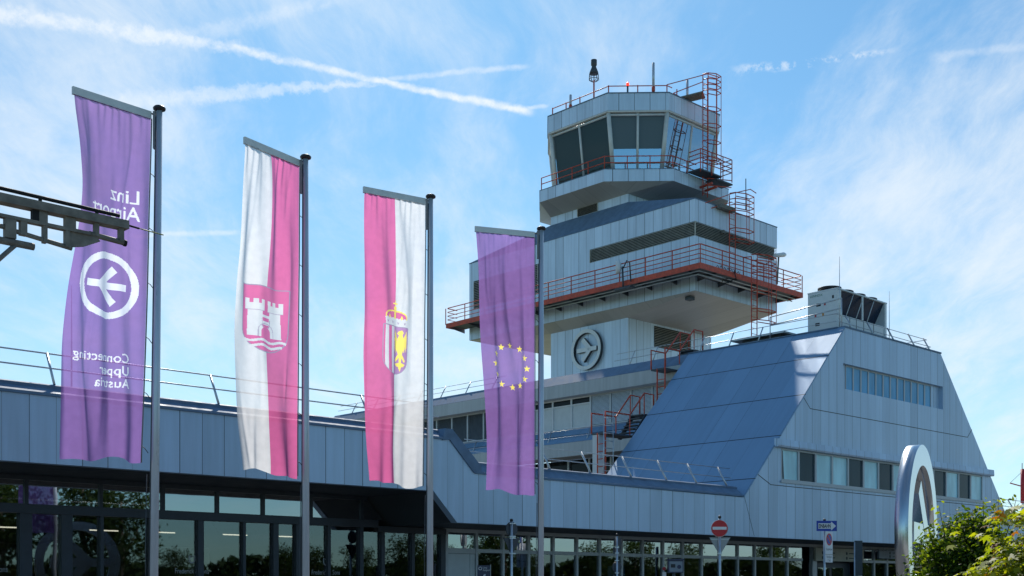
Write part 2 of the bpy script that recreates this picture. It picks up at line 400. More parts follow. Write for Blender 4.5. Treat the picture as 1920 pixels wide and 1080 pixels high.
# ------------------------------------------------------------------ ground
mb = MB().box(-500, 500, -400, 900, -.3, 0.0)
solo('ground', mb, 'lawn', None, None, (0, 0, 0), 'structure')
mb = MB(); q = [ab(-60, 6, .004), ab(110, 6, .004), ab(110, 19, .004), ab(-60, 19, .004)]; mb.poly(q)
solo('road', mb, 'asphalt', None, None, (0, 0, 0), 'structure')
mb = MB(); mb.hexa([ab(-60, 19, 0), ab(110, 19, 0), ab(110, 60, 0), ab(-60, 60, 0)], [ab(-60, 19, .12), ab(110, 19, .12), ab(110, 60, .12), ab(-60, 60, .12)])
solo('pavement', mb, 'paving', None, None, (0, 0, 0), 'structure')
mb = MB(); mb.hexa([ab(-60, -6, 0), ab(110, -6, 0), ab(110, 6, 0), ab(-60, 6, 0)], [ab(-60, -6, .10), ab(110, -6, .10), ab(110, 6, .10), ab(-60, 6, .10)])
solo('footpath', mb, 'paving', None, None, (0, 0, 0), 'structure')

# ------------------------------------------------------------------ terminal hall (long low wing)
B0 = 24.71
hall = thing('terminal_hall', 'long low grey metal clad terminal hall with dark glazed entrance below its fascia', 'building', (10, B0, 0))
prof = [(2, 4.24), (20.62, 4.24), (21.45, 3.43), (34.49, 3.43), (34.49, 4.77), (22.05, 4.80), (21.17, 5.63), (2, 5.63)]
mb = MB(); mb.ext_b([prof[0], prof[1], (21.17, 5.63), prof[7]], B0, B0 + .25); mb.ext_b([prof[1], prof[2], prof[5], prof[6]], B0, B0 + .25); mb.ext_b([prof[2], prof[3], prof[4], prof[5]], B0, B0 + .25)
part('fascia', mb, 'facade_sheet', hall)
mb = MB(); mb.ext_b([(55.06, 3.43), (62, 3.43), (62, 4.77), (55.06, 4.77)], B0, B0 + .25); part('fascia', mb, 'facade_sheet', hall)
def coping(a0, a1, z0, z1):
    m = MB(); m.ext_a([(B0 - .05, z0), (B0 - .05, z0 + .06), (B0 + .02, z0 + .07), (B0 + .26, z1 - .09), (B0 + .24, z1 - .03), (B0 + .30, z1), (B0 + .55, z1), (B0 + .55, z0)], a0, a1); return m
part('coping', coping(2, 21.0, 5.63, 5.93), 'coping_metal', hall)
part('coping', coping(22.1, 34.45, 4.79, 5.16), 'coping_metal', hall)
part('coping', coping(55.1, 62, 4.79, 5.16), 'coping_metal', hall)
mb = MB(); mb.ext_b([(21.0, 5.93), (20.9, 5.6), (21.17, 5.64), (22.05, 4.80), (22.3, 4.80), (22.3, 5.0), (21.25, 5.93)], B0 - .04, B0 + .5); part('coping', mb, 'coping_metal', hall)
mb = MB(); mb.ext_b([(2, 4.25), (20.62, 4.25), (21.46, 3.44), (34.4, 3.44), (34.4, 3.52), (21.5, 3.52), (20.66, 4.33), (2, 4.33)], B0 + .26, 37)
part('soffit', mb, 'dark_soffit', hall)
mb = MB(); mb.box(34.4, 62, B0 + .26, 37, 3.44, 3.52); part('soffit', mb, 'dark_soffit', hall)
mb = MB().box(2, 34.3, B0 + .3, 40.2, 4.9, 5.05).box(2, 20.8, B0 + .6, 39.5, 5.05, 5.6); part('roof', mb, 'roof_felt', hall)
mb = MB().box(2, 62, 37, 37.25, .12, 4.25); part('rear_wall', mb, 'dark_wall', hall)
mb = MB().box(2, 2.2, B0 + .3, 37, .12, 4.25).box(61.8, 62, B0 + .3, 37, .12, 3.44); part('end_wall', mb, 'facade_sheet', hall)
mb = MB().box(23.3, 23.5, 27.75, 37, .12, 3.44); part('partition', mb, 'dark_wall', hall)
mb = MB().box(2.2, 61.8, 27.75, 37, .121, .135); part('floor', mb, 'roof_felt', hall)
for a_ in (9.0, 10.9, 13.4, 15.0, 17.2, 19.0):
    part('ceiling_light', MB().box(a_, a_ + .75, 29.6, 29.64, 3.12, 3.15), 'lamp_warm', hall)
part('ceiling_duct', MB().tube([(4, 31, 3.75), (23, 31, 3.75)], .22, 12), 'sign_back', hall)
part('inner_counter', MB().box(8, 20.5, 33, 33.6, .13, 1.25).box(8, 20.5, 36.2, 36.5, 1.6, 3.0), 'board_beige', hall)
GB = B0 + 2.9
# dark framed entrance on the left
mb = MB().box(2, 20.9, GB - .14, GB + .1, 3.37, 3.58).box(20.9, 23.42, GB - .14, GB + .1, 3.25, 3.42); part('transom_beam', mb, 'frame_dark', hall)
mb = MB().box(2, 20.6, GB - .05, GB + .06, 4.13, 4.245); part('head_rail', mb, 'frame_dark', hall)
edges = [2.1, 4.1, 6.1, 8.2, 10.98, 12.75, 14.35, 15.85, 17.2, 18.7, 20.4]
for i, a_ in enumerate(edges):
    part('mullion', MB().box(a_ - .045, a_ + .045, GB - .05, GB + .06, 3.58, 4.13), 'frame_dark', hall)
for i in range(len(edges) - 1):
    part('upper_pane', MB().box(edges[i] + .045, edges[i + 1] - .045, GB, GB + .02, 3.58, 4.13), 'hall_glass_upper', hall)
cols = [(2.1, .2), (4.2, .15), (6.4, .2), (8.6, .15), (10.95, .14), (11.9, .13), (12.75, .04), (14.0, .04), (15.35, .08), (16.6, .04), (17.55, .08), (18.3, .12), (19.25, .05), (20.35, .06), (21.1, .06), (22.2, .05), (23.34, .09)]
for a_, hw in cols: part('column', MB().box(a_ - hw, a_ + hw, GB - .1, GB + .1, .12, 3.37 if a_ < 20.9 else 3.25), 'frame_dark', hall)
for i in range(len(cols) - 1):
    part('glass_pane', MB().box(cols[i][0] + cols[i][1], cols[i + 1][0] - cols[i + 1][1], GB, GB + .02, .12, 3.37 if cols[i][0] < 20 else 3.25), 'hall_glass', hall)
part('end_pane', MB().ext_b([(20.45, 3.58), (21.2, 3.58), (20.62, 4.13), (20.45, 4.13)], GB, GB + .02), 'hall_glass_upper', hall)
# etched shop name on the glass
def on_glass(a0, z0): return lambda x, y: (a0 + x, GB - .006, z0 + y)
for a_ in (10.1, 15.15, 19.2):
    mb = MB(); put_text(mb, 'Frederick & Sons', .19, on_glass(a_, 2.03), .72)
    mb.box(a_ - .5, a_ - .12, GB - .007, GB - .005, 1.92, 1.926).box(a_ + .12, a_ + .5, GB - .007, GB - .005, 1.92, 1.926)
    put_text(mb, 'CAFE', .06, on_glass(a_, 1.9), .8) if False else None
    sh = arc(.09, math.pi, 2 * math.pi, 10); pts = [(a_ + x, GB - .006, 2.37 + y) for x, y in sh + [(.09, .12), (0, .08), (-.09, .12)]]
    inn = [(a_ + x * .7, GB - .006, 2.38 + y * .7) for x, y in sh + [(.09, .12), (0, .08), (-.09, .12)]]
    for i in range(len(pts)): j = (i + 1) % len(pts); mb.poly([pts[i], pts[j], inn[j], inn[i]])
    part('lettering', mb, 'sign_back', hall)
# pale framed glazing on the right
part('head_rail', MB().box(23.44, 61.8, GB - .05, GB + .06, 3.33, 3.44), 'frame_grey', hall)
part('door_frame', MB().box(23.44, 23.56, GB - .06, GB + .06, .12, 3.33).box(23.56, 24.66, GB - .05, GB + .05, 2.70, 2.86), 'frame_grey', hall)
part('pale_door', MB().box(23.57, 24.45, GB - .02, GB + .04, .12, 2.69).box(24.47, 24.66, GB - .02, GB + .04, .12, 2.69), 'white_blind', hall)
part('upper_pane', MB().box(23.56, 24.66, GB, GB + .02, 2.86, 3.33), 'hall_glass_upper', hall)
a_ = 24.72; k = 1
while a_ < 61:
    if not (43.0 < a_ + .5 < 47.0):
        part('glazing_post', MB().box(a_ - .045, a_ + .045, GB - .06, GB + .06, .12, 3.33), 'frame_grey', hall)
        part('transom', MB().box(a_ + .045, a_ + 1.07, GB - .05, GB + .05, 2.74, 2.85), 'frame_grey', hall)
        part('upper_pane', MB().box(a_ + .045, a_ + 1.07, GB, GB + .02, 2.85, 3.33), 'hall_glass_upper', hall)
        if k > 0: part('glass_pane', MB().box(a_ + .045, a_ + 1.07, GB, GB + .02, .12, 2.74), 'hall_glass', hall)
    a_ += 1.115; k += 1
for a_ in (43.35, 46.9): part('door_post', MB().box(a_ - .16, a_ + .16, GB - .08, GB + .08, .12, 3.33), 'frame_grey', hall)
part('door', MB().box(43.5, 46.7, GB + .3, GB + .34, .12, 2.74), 'frame_dark', hall)
for a_ in (44.6, 45.7): part('door_pane', MB().box(a_ - .45, a_ + .45, GB + .28, GB + .295, .3, 2.5), 'hall_glass', hall)

# ------------------------------------------------------------------ office block (trapezoid end)
off = thing('office_block', 'trapezoid metal clad office block with steep blue sheet roof and two window rows', 'building', (45, B0, 3.4))
AL, AR, TL, TR, ZT, ZB = 34.5, 55.05, 40.97, 48.57, 11.57, 4.77
def ledge(z): return AL + (z - ZB) / (ZT - ZB) * (TL - AL), AR - (z - ZB) / (ZT - ZB) * (AR - TR)
mb = MB()
def band(z0, z1, l=None, r=None):
    (l0, r0), (l1, r1) = ledge(z0), ledge(z1)
    mb.ext_b([(l0 if l is None else l, z0), (r0 if r is None else r, z0), (r1 if r is None else r, z1), (l1 if l is None else l, z1)], B0, B0 + .25)
mb.box(AL, AR, B0, B0 + .25, 3.43, ZB); band(ZB, 5.49); band(5.49, 6.65, r=36.73); band(5.49, 6.65, l=52.43)
band(6.65, 9.23); band(9.23, 10.2, r=40.86); band(9.23, 10.2, l=48.76); band(10.2, ZT)
part('front_wall', mb, 'facade_sheet', off)
mb = MB().ext_b([(AL - .045, ZB + .02), (AL + .015, ZB + .02), (TL + .02, ZT - .02), (TL - .02, ZT + .02)], B0 - .015, 32.17); part('sloped_roof', mb, 'slope_sheet', off)
mb = MB().ext_b([(AR + .03, ZB + .02), (TR, ZT + .02), (TR - .35, ZT), (AR - .4, ZB + .02)], B0 + .26, 32.17); part('sloped_roof', mb, 'slope_sheet', off)
mb = MB().ext_b([(TL, ZT - .2), (TR, ZT - .2), (TR, ZT - .03), (TL, ZT - .03)], B0 + .25, 60); part('flat_roof', mb, 'roof_felt', off)
mb = MB().box(TL - .02, TR + .02, B0 - .03, B0 + .3, ZT, ZT + .06).box(TL - .05, TL + .25, B0 + .3, 32.2, ZT + .03, ZT + .07); part('coping', mb, 'coping_metal', off)
mb = MB().ext_b([(AL + .05, 4.4), (TL + .3, ZT - .1), (TR - .3, ZT - .1), (AR - .05, 4.4)], 32.0, 32.16); part('rear_wall', mb, 'facade_sheet', off)
# projecting hood above the window row, thin joint lines, sill
l, r = ledge(6.78); mb = MB().ext_a([(B0 - .16, 6.66), (B0 - .18, 6.72), (B0 - .16, 6.94), (B0, 6.97), (B0, 6.66)], l - .1, r + .1); part('hood', mb, 'facade_sheet', off)
mb = MB()
def joint(pts, hw=.013):
    for (p, q) in zip(pts, pts[1:]):
        d = Vector((q[0] - p[0], q[1] - p[1])).normalized(); n = Vector((-d.y, d.x)) * hw
        mb.hexa([(p[0] - n.x, B0 - .004, p[1] - n.y), (q[0] - n.x, B0 - .004, q[1] - n.y), (q[0] + n.x, B0 - .004, q[1] + n.y), (p[0] + n.x, B0 - .004, p[1] + n.y)],
                [(p[0] - n.x, B0 + .01, p[1] - n.y), (q[0] - n.x, B0 + .01, q[1] - n.y), (q[0] + n.x, B0 + .01, q[1] + n.y), (p[0] + n.x, B0 + .01, p[1] + n.y)])
joint([(38.15, 8.62), (38.6, 8.24), (51.0, 8.24), (51.42, 8.62)]); joint([(35.3, 5.62), (36.1, 5.30), (53.2, 5.30), (54.2, 5.62)]); joint([(AL + .02, 4.80), (AL + .6, 3.46)], .006)
part('joint_line', mb, 'sign_black', off)
part('sill', MB().box(36.68, 52.48, B0 - .05, B0 + .05, 5.41, 5.49), 'frame_grey', off)
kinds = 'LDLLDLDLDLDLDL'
for i, kd in enumerate(kinds):
    a0 = 36.73 + i * (15.7 / 14); a1 = a0 + 15.7 / 14
    fr = MB().box(a0, a0 + .05, B0 - .01, B0 + .12, 5.49, 6.65).box(a1 - .05, a1, B0 - .01, B0 + .12, 5.49, 6.65).box(a0 + .05, a1 - .05, B0 - .01, B0 + .12, 5.49, 5.55).box(a0 + .05, a1 - .05, B0 - .01, B0 + .12, 6.59, 6.65)
    wf = part('window', fr, 'frame_grey', off)
    pn = MB().box(a0 + .05, a1 - .05, B0 + .05, B0 + .08, 5.55, 6.59)
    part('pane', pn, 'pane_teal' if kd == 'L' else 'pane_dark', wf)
    if i == 0: part('curtain', MB().ext_b([(a0 + .07, 6.57), (a0 + .16, 6.57), (a0 + .24, 5.56), (a0 + .16, 5.56)], B0 + .035, B0 + .048), 'sign_back_dark', wf)
mb = MB().box(40.86, 41.25, B0 + .16, B0 + .24, 9.23, 10.2).box(48.02, 48.76, B0 + .16, B0 + .24, 9.23, 10.2).box(40.86, 48.76, B0 + .26, B0 + .4, 9.2, 10.25); part('recess_panel', mb, 'facade_sheet', off)
for i in range(12):
    a0 = 41.26 + i * .5625; a1 = a0 + .5625
    fr = MB().box(a0, a0 + .045, B0 + .14, B0 + .22, 9.23, 10.2).box(a1 - .045, a1, B0 + .14, B0 + .22, 9.23, 10.2).box(a0 + .045, a1 - .045, B0 + .14, B0 + .22, 9.23, 9.27).box(a0 + .045, a1 - .045, B0 + .14, B0 + .22, 10.14, 10.2)
    wf = part('window', fr, 'frame_grey', off); part('pane', MB().box(a0 + .045, a1 - .045, B0 + .17, B0 + .19, 9.27, 10.14), 'pane_sky', wf)

# ------------------------------------------------------------------ stepped middle wing behind
mid = thing('middle_wing', 'stepped two storey wing with blinds in its windows, behind the low hall', 'building', (41, 45, 5))
B1, B2 = 32.18, 58.0
part('roof_edge', MB().ext_b([(40.50, 11.10), (40.97, 11.60), (41.3, 11.60), (41.3, 11.05)], B1, B2), 'coping_metal', mid)
part('upper_fascia', MB().ext_b([(40.49, 10.50), (40.49, 11.09), (41.3, 11.04), (41.3, 10.50)], B1, B2), 'fascia_band', mid)
part('lower_roof', MB().ext_b([(40.2, 8.32), (41.0, 9.05), (41.4, 9.05), (41.4, 8.30)], B1, B2), 'slope_sheet', mid)
part('lower_fascia', MB().ext_b([(40.19, 7.68), (40.19, 8.31), (41.4, 8.29), (41.4, 7.68)], B1, B2), 'fascia_band', mid)
part('upper_wall', MB().box(41.25, 41.5, B1, B2, 9.05, 10.5), 'dark_wall', mid)
part('lower_wall', MB().box(41.6, 41.8, B1, B2, 4.9, 7.68), 'pane_black', mid)
part('end_wall', MB().box(41.3, 48.5, B2 - .3, B2, 4.9, 11.5), 'facade_sheet', mid)
for i in range(18): part('lower_mullion', MB().box(41.5, 41.6, 33 + i * 1.35, 33.1 + i * 1.35, 5.0, 7.68), 'frame_grey', mid)
for i in range(20):
    b0 = 33.0 + i * 1.22; b1 = b0 + 1.22
    fr = MB().box(40.98, 41.1, b0, b0 + .05, 9.06, 10.5).box(40.98, 41.1, b1 - .05, b1, 9.06, 10.5).box(40.98, 41.1, b0 + .05, b1 - .05, 9.06, 9.12).box(40.98, 41.1, b0 + .05, b1 - .05, 10.44, 10.5)
    white = i in (4, 5, 6)
    if white: fr.box(40.98, 41.1, b0 + .05, b1 - .05, 10.14, 10.2)
    wf = part('window', fr, 'frame_white' if white else 'frame_grey', mid)
    if white:
        part('panel', MB().box(41.03, 41.06, b0 + .05, b1 - .05, 9.12, 10.14), 'white_blind', wf)
        part('pane', MB().box(41.03, 41.06, b0 + .05, b1 - .05, 10.2, 10.44), 'pane_black', wf)
    else:
        part('pane', MB().box(41.10, 41.12, b0 + .05, b1 - .05, 9.12, 10.44), 'pane_black', wf)
        sl_ = MB()
        for j in range(24): z = 9.14 + j * .054; sl_.poly([(41.01, b0 + .06, z + .004), (41.01, b1 - .06, z + .004), (41.03, b1 - .06, z + .048), (41.03, b0 + .06, z + .048)])
        part('blind', sl_, 'blind_slat' if i < 4 else 'blind_dark', wf)

# ------------------------------------------------------------------ railings
def railing(name, label, posts, rails, mat, frame='ab', r=.02, pr=None, cat='railing', group=None):
    """posts: list of (foot, top); rails: list of point lists; each its own part"""
    base = posts[0][0]; t = thing(name, label, cat, base, frame, group)
    for p, q in posts: part('post', MB().tube([p, q], pr or r, 6), mat, t)
    for pts in rails: part('rail', MB().tube(pts, r, 6), mat, t)
    return t
def lean(a, b, z, da, db, h): return ((a, b, z), (a + da, b + db, z + h))
ps = [lean(a, 25.0, 5.93, 0, .39, .72) for a in (6.7, 10.54, 14.4, 18.75)]
railing('safety_railing', 'thin two bar safety railing along the roof of the low entrance hall', ps, [[(3, 25.39, 6.64), (21.2, 25.39, 6.64)], [(3, 25.20, 6.30), (21.2, 25.20, 6.30)]], 'galvanised', r=.018, pr=.03)
ps = [lean(a, 25.0, 5.16, 0, .39, .66) for a in (25.3, 27.05, 28.93, 30.67, 32.23, 33.91)]
railing('safety_railing', 'low leaning safety railing above the fascia in front of the sloped blue roof', ps, [[(22.3, 25.38, 5.81), (34.6, 25.38, 5.81)], [(22.3, 25.17, 5.46), (34.4, 25.17, 5.46)]], 'galvanised', r=.014, pr=.03)
ps = [lean(a, 25.0, 5.16, 0, .39, .66) for a in (56.5, 58.5, 60.5)]
railing('safety_railing', 'short railing on the low roof beyond the right end of the office block', ps, [[(55.4, 25.38, 5.81), (62, 25.38, 5.81)], [(55.4, 25.17, 5.46), (62, 25.17, 5.46)]], 'galvanised', r=.014, pr=.03)
ps = [lean(41.02, b, 11.6, .36, 0, .66) for b in (28.7, 30.15, 31.67, 34.2, 35.54)]
railing('safety_railing', 'leaning safety railing along the ridge between tower foot and chiller', ps, [[(41.38, 25.2, 12.26), (41.38, 36.6, 12.26)], [(41.2, 25.2, 11.92), (41.2, 36.6, 11.92)]], 'galvanised', r=.014, pr=.028)
ps = [lean(41.02, b, 11.6, .36, 0, .62) for b in (44.6, 46.6, 48.58, 50.5, 52.4, 54.4, 56.4)]
railing('safety_railing', 'leaning safety railing on the middle wing roof left of the tower', ps, [[(41.38, 43.9, 12.2), (41.38, 58, 12.2)], [(41.2, 43.9, 11.9), (41.2, 58, 11.9)]], 'galvanised', r=.014, pr=.028)
ps = [lean(40.3, b, 8.34, .3, 0, .62) for b in (34.5, 37.5, 40.0, 43, 45.3, 47.6)]
railing('safety_railing', 'thin railing on the lower roof step below the blind covered windows', ps, [[(40.6, 33.4, 8.95), (40.6, 49.5, 8.95)], [(40.45, 33.4, 8.62), (40.45, 49.5, 8.62)]], 'galvanised', r=.013, pr=.024)
ps = [lean(a, 25.0, 11.62, 0, .36, .66) for a in (42.1, 43.7, 45.3, 47.0, 48.3)]
railing('safety_railing', 'leaning safety railing along the top front edge of the office block', ps, [[(41.3, 25.36, 12.26), (48.6, 25.36, 12.26)], [(41.3, 25.18, 11.93), (48.6, 25.18, 11.93)], [(48.6, 25.36, 12.26), (48.6, 31, 12.26)], [(48.6, 25.18, 11.93), (48.6, 31, 11.93)]], 'galvanised', r=.014, pr=.03)
ps = [((41.15, 24.95, 11.6), (41.15, 24.95, 12.75)), ((41.15, 28.2, 11.6), (41.15, 28.2, 12.55))]
railing('guard_rail', 'upright two bar guard rail around the chiller corner of the roof', ps, [[(41.15, 24.95, 12.75), (41.15, 28.2, 12.55)], [(41.15, 24.95, 12.38), (41.15, 28.2, 12.22)]], 'galvanised', r=.024, pr=.024)

# ------------------------------------------------------------------ rooftop chiller
ch = thing('rooftop_chiller', 'pale grey air cooled chiller with four black fans on the office roof', 'chiller', (44.4, 26.6, 11.54))
ca0, ca1, cb0, cb1, cz0, cz1 = 42.55, 46.4, 26.0, 27.35, 11.75, 13.6
part('base_frame', MB().box(ca0 - .1, ca1, cb0, cb0 + .12, 11.55, 11.74).box(ca0 - .1, ca1, cb1 - .12, cb1, 11.55, 11.74).box(ca0 - .1, ca0 + .02, cb0 + .12, cb1 - .12, 11.55, 11.74), 'dark_steel', ch)
part('end_panel', MB().box(ca0, ca0 + .30, cb0, cb1, cz0, cz1 - .06), 'chiller_white', ch, bevel=.01)
part('end_panel', MB().box(ca1 - .16, ca1, cb0, cb1, cz0, cz1 - .06), 'chiller_white', ch, bevel=.01)
part('top_plate', MB().box(ca0, ca1, cb0 - .02, cb1 + .02, cz1 - .058, cz1), 'chiller_white', ch, bevel=.008)
mb = MB().box(ca0 + .3, ca1 - .16, cb0 + .04, cb1 - .04, cz0, 12.58); part('lower_cabinet', mb, 'chiller_white', ch)
mb = MB()
for a_ in (43.55, 44.05, 44.62, 45.4): mb.box(a_ - .012, a_ + .012, cb0 + .03, cb0 + .05, cz0, 12.6)
for i in range(7): mb.box(43.1 + i * .45, 43.15 + i * .45, cb0 + .03, cb0 + .05, 12.0 + .06 * (i % 2), 12.04 + .06 * (i % 2))
part('panel_joint', mb, 'dark_steel', ch)
for k in range(2):
    y0, y1 = (cb0 + .06, cb0 + .55) if k == 0 else (cb1 - .06, cb1 - .55)
    part('coil', MB().hexa([(ca0 + .3, y0, cz1 - .07), (ca1 - .16, y0, cz1 - .07), (ca1 - .16, y1, 12.58), (ca0 + .3, y1, 12.58)], [(ca0 + .3, y0 + .04, cz1 - .07), (ca1 - .16, y0 + .04, cz1 - .07), (ca1 - .16, y1 + .04, 12.58), (ca0 + .3, y1 + .04, 12.58)]), 'chiller_coil', ch)
for a_ in (43.6, 44.35, 45.2): part('coil_bar', MB().tube([(a_ + .22, cb0 + .03, cz1 - .07), (a_ - .30, cb0 + .05, 12.58)], .018, 6), 'chiller_white', ch)
part('centre_post', MB().box(44.42, 44.52, cb0 - .01, cb0 + .03, 12.58, cz1 - .06), 'chiller_white', ch)
for i in range(4):
    fx = 43.08 + i * .93
    f = part('fan', MB().lathe([(.40, cz1), (.40, cz1 + .06), (.47, cz1 + .10), (.47, cz1 + .17), (.44, cz1 + .17), (.38, cz1 + .1), (.1, cz1 + .1), (.1, cz1 + .14)], fx, (cb0 + cb1) / 2, 24), 'black_plastic', ch)
mb = MB(); fn = lambda x, y: (ca0 - .004, cb1 - .10 - x, 13.38 + y); put_text(mb, 'LENNOX', .13, fn, 1.1, 'LEFT'); part('lettering', mb, 'label_green', ch)
for (bb, zz, m_) in ((26.75, 12.98, 'sign_black'), (26.52, 12.98, 'warning_red'), (26.95, 12.55, 'warning_red'), (26.6, 12.55, 'orange_plastic'), (26.8, 12.2, 'sign_black'), (26.15, 13.2, 'sign_black')):
    part('sticker', MB().box(ca0 - .006, ca0 - .002, bb, bb + (.2 if m_ == 'sign_black' and bb > 26.7 else .08), zz, zz + .12), m_, ch)
pf = thing('service_platform', 'galvanised steel grating platform beside the chiller on the roof edge', 'platform', (41.6, 28.5, 11.54))
part('deck', MB().box(41.2, 43, 27.6, 30.2, 11.86, 11.93), 'galvanised', pf); part('support', MB().box(41.5, 42.8, 27.9, 29.8, 11.55, 11.85), 'dark_steel', pf)

# ------------------------------------------------------------------ control tower
tw = thing('control_tower', 'angular metal clad airport control tower with glazed octagonal cab on top', 'tower', (55.75, 48.15, 0))
SA0, SA1, SB0, SB1 = 51.9, 59.6, 45.1, 51.2
part('shaft', MB().box(SA0, SA1, SB0, SB1, 0, 17.0), 'tower_sheet', tw)
part('neck', MB().box(SA0, SA1, SB0, SB1, 23.3, 24.0), 'tower_sheet', tw)
BA0, BA1, BB0, BB1 = 51.1, 58.65, 39.73, 57.69
def louvre(axis, u0, u1, z0, z1, at, n):
    m = MB()
    for i in range(n):
        z = z0 + (z1 - z0) * i / n; dz_ = (z1 - z0) / n
        if axis == 'b': m.poly([(at - .02, u0, z), (at - .02, u1, z), (at + .05, u1, z + dz_ * .85), (at + .05, u0, z + dz_ * .85)])
        else: m.poly([(u0, at - .02, z), (u1, at - .02, z), (u1, at + .05, z + dz_ * .85), (u0, at + .05, z + dz_ * .85)])
    if axis == 'b': m.box(at - .03, at + .03, u0 - .03, u0, z0, z1).box(at - .03, at + .03, u1, u1 + .03, z0, z1)
    return m
# equipment storey: walls left open where the louvre bands sit
mb = MB().box(BA0, BA1, BB0, BB1, 17.35, 20.26).box(BA0, BA1, BB0, BB1, 21.02, 22.2)
mb.box(BA0, BA0 + .5, 47.25, BB1, 20.26, 21.02)
part('equipment_storey', mb, 'tower_sheet', tw)
part('louvre_recess', MB().box(BA0 + .12, BA1 - .1, BB0 + .12, 47.3, 20.25, 21.03), 'louvre_back', tw)
part('louvre', louvre('b', BB0, 47.24, 20.26, 21.02, BA0, 9), 'louvre_metal', tw)
part('louvre', louvre('a', BA0, BA1, 20.26, 21.02, BB0, 9), 'louvre_metal', tw)
part('louvre', louvre('b', 51.5, 57.2, 19.3, 21.0, BA0 - .03, 16), 'louvre_metal', tw); part('louvre_recess', MB().box(BA0 - .012, BA0 - .004, 51.45, 57.25, 19.28, 21.02), 'louvre_back', tw)
part('top_trim', MB().box(BA0 - .02, BA1 + .02, BB0 - .02, BB1 + .02, 22.2, 22.25), 'coping_metal', tw)
mb = MB(); t0 = [(BA0, BB0, 22.25), (BA1, BB0, 22.25), (BA1, BB1, 22.25), (BA0, BB1, 22.25)]; t1 = [(SA0, SB0, 23.42), (SA1, SB0, 23.42), (SA1, SB1, 23.42), (SA0, SB1, 23.42)]
mb.hexa(t0, [(p[0] + d[0], p[1] + d[1], p[2]) for p, d in zip(t1, ((-.01, -.01), (.01, -.01), (.01, .01), (-.01, .01)))]); part('shoulder_roof', mb, 'coping_metal', tw)
mb = MB(); lo = [(SA0 - .01, SB0 - .01, 16.9), (SA1 + .01, SB0 - .01, 16.9), (SA1 + .01, SB1 + .01, 16.9), (SA0 - .01, SB1 + .01, 16.9)]; hi = [(BA0, BB0, 17.34), (BA1, BB0, 17.34), (BA1, BB1, 17.34), (BA0, BB1, 17.34)]
mb.hexa(lo, hi); part('storey_soffit', mb, 'soffit_sheet', tw)
part('shaft_louvre', louvre('a', 54.2, 57.6, 15.6, 16.75, SB0 - .03, 12), 'louvre_metal', tw); part('louvre_recess', MB().box(54.2, 57.6, SB0 - .012, SB0 - .004, 15.58, 16.78), 'louvre_back', tw)
part('neck_louvre', louvre('b', 47.4, 48.95, 23.45, 23.97, SA0 - .03, 9), 'louvre_metal', tw); part('louvre_recess', MB().box(SA0 - .012, SA0 - .004, 47.4, 48.95, 23.44, 23.98), 'louvre_back', tw)
CA, CB = 55.75, 48.15
def octa(h, l): return [(CA - h, CB - h + l), (CA - h + l, CB - h), (CA + h - l, CB - h), (CA + h, CB - h + l), (CA + h, CB + h - l), (CA + h - l, CB + h), (CA - h + l, CB + h), (CA - h, CB + h - l)]
pl_ = octa(5.3, 2.75)
part('cab_platform', MB().ext_z(pl_, 24.38, 25.05), 'tower_sheet', tw)
part('platform_trim', MB().ext_z(octa(5.32, 2.76), 25.05, 25.08), 'coping_metal', tw)
mb = MB(); zl, zh = 23.90, 24.375
rc = [(SA0 - .01, SB0 - .01), (SA1 + .01, SB0 - .01), (SA1 + .01, SB1 + .01), (SA0 - .01, SB1 + .01)]
o8 = [(x, y, zh) for x, y in pl_]; r4 = [(x, y, zl) for x, y in rc]
for i in range(4):
    a, b = o8[(2 * i) % 8], o8[(2 * i + 1) % 8]; mb.poly([a, r4[i], b])
    c = o8[(2 * i + 2) % 8]; mb.poly([b, r4[i], r4[(i + 1) % 4], c])
part('platform_soffit', mb, 'soffit_sheet', tw)
part('cab_sill', MB().ext_z(octa(4.18, 1.94), 25.08, 25.40), 'tower_sheet', tw)
wb, wt = octa(4.2, 1.95), octa(4.62, 2.34); ZW0, ZW1 = 25.40, 28.46
def lerp(p, q, f): return tuple(p[i] + (q[i] - p[i]) * f for i in range(len(p)))
for i in range(8):
    j = (i + 1) % 8; b0_, b1_, t0_, t1_ = (*wb[i], ZW0), (*wb[j], ZW0), (*wt[i], ZW1), (*wt[j], ZW1)
    part('corner_mullion', MB().tube([b0_, t0_], .13, 6), 'mullion_beige', tw)
    part('mullion', MB().tube([lerp(b0_, b1_, .5), lerp(t0_, t1_, .5)], .075, 6), 'mullion_beige', tw)
    part('head_rail', MB().tube([lerp(b0_, t0_, .965), lerp(b1_, t1_, .965)], .07, 6), 'frame_white' if i in (0, 7, 1) else 'mullion_beige', tw)
    for h_ in (0, 1):
        q0, q1, q2, q3 = lerp(b0_, b1_, h_ * .5), lerp(b0_, b1_, h_ * .5 + .5), lerp(t0_, t1_, h_ * .5 + .5), lerp(t0_, t1_, h_ * .5)
        if i == 0:      # blue-tinted mirroring put into the lower part for its blue reflection
            m0, m1 = lerp(q0, q3, .36), lerp(q1, q2, .36)
            part('cab_pane', MB().poly([q0, q1, m1, m0]), 'cab_glass_bright', tw); part('cab_pane', MB().poly([m0, m1, q2, q3]), 'cab_glass', tw)
        else: part('cab_pane', MB().poly([q0, q1, q2, q3]), 'cab_glass_bright' if i in (1, 2) else 'cab_glass', tw)
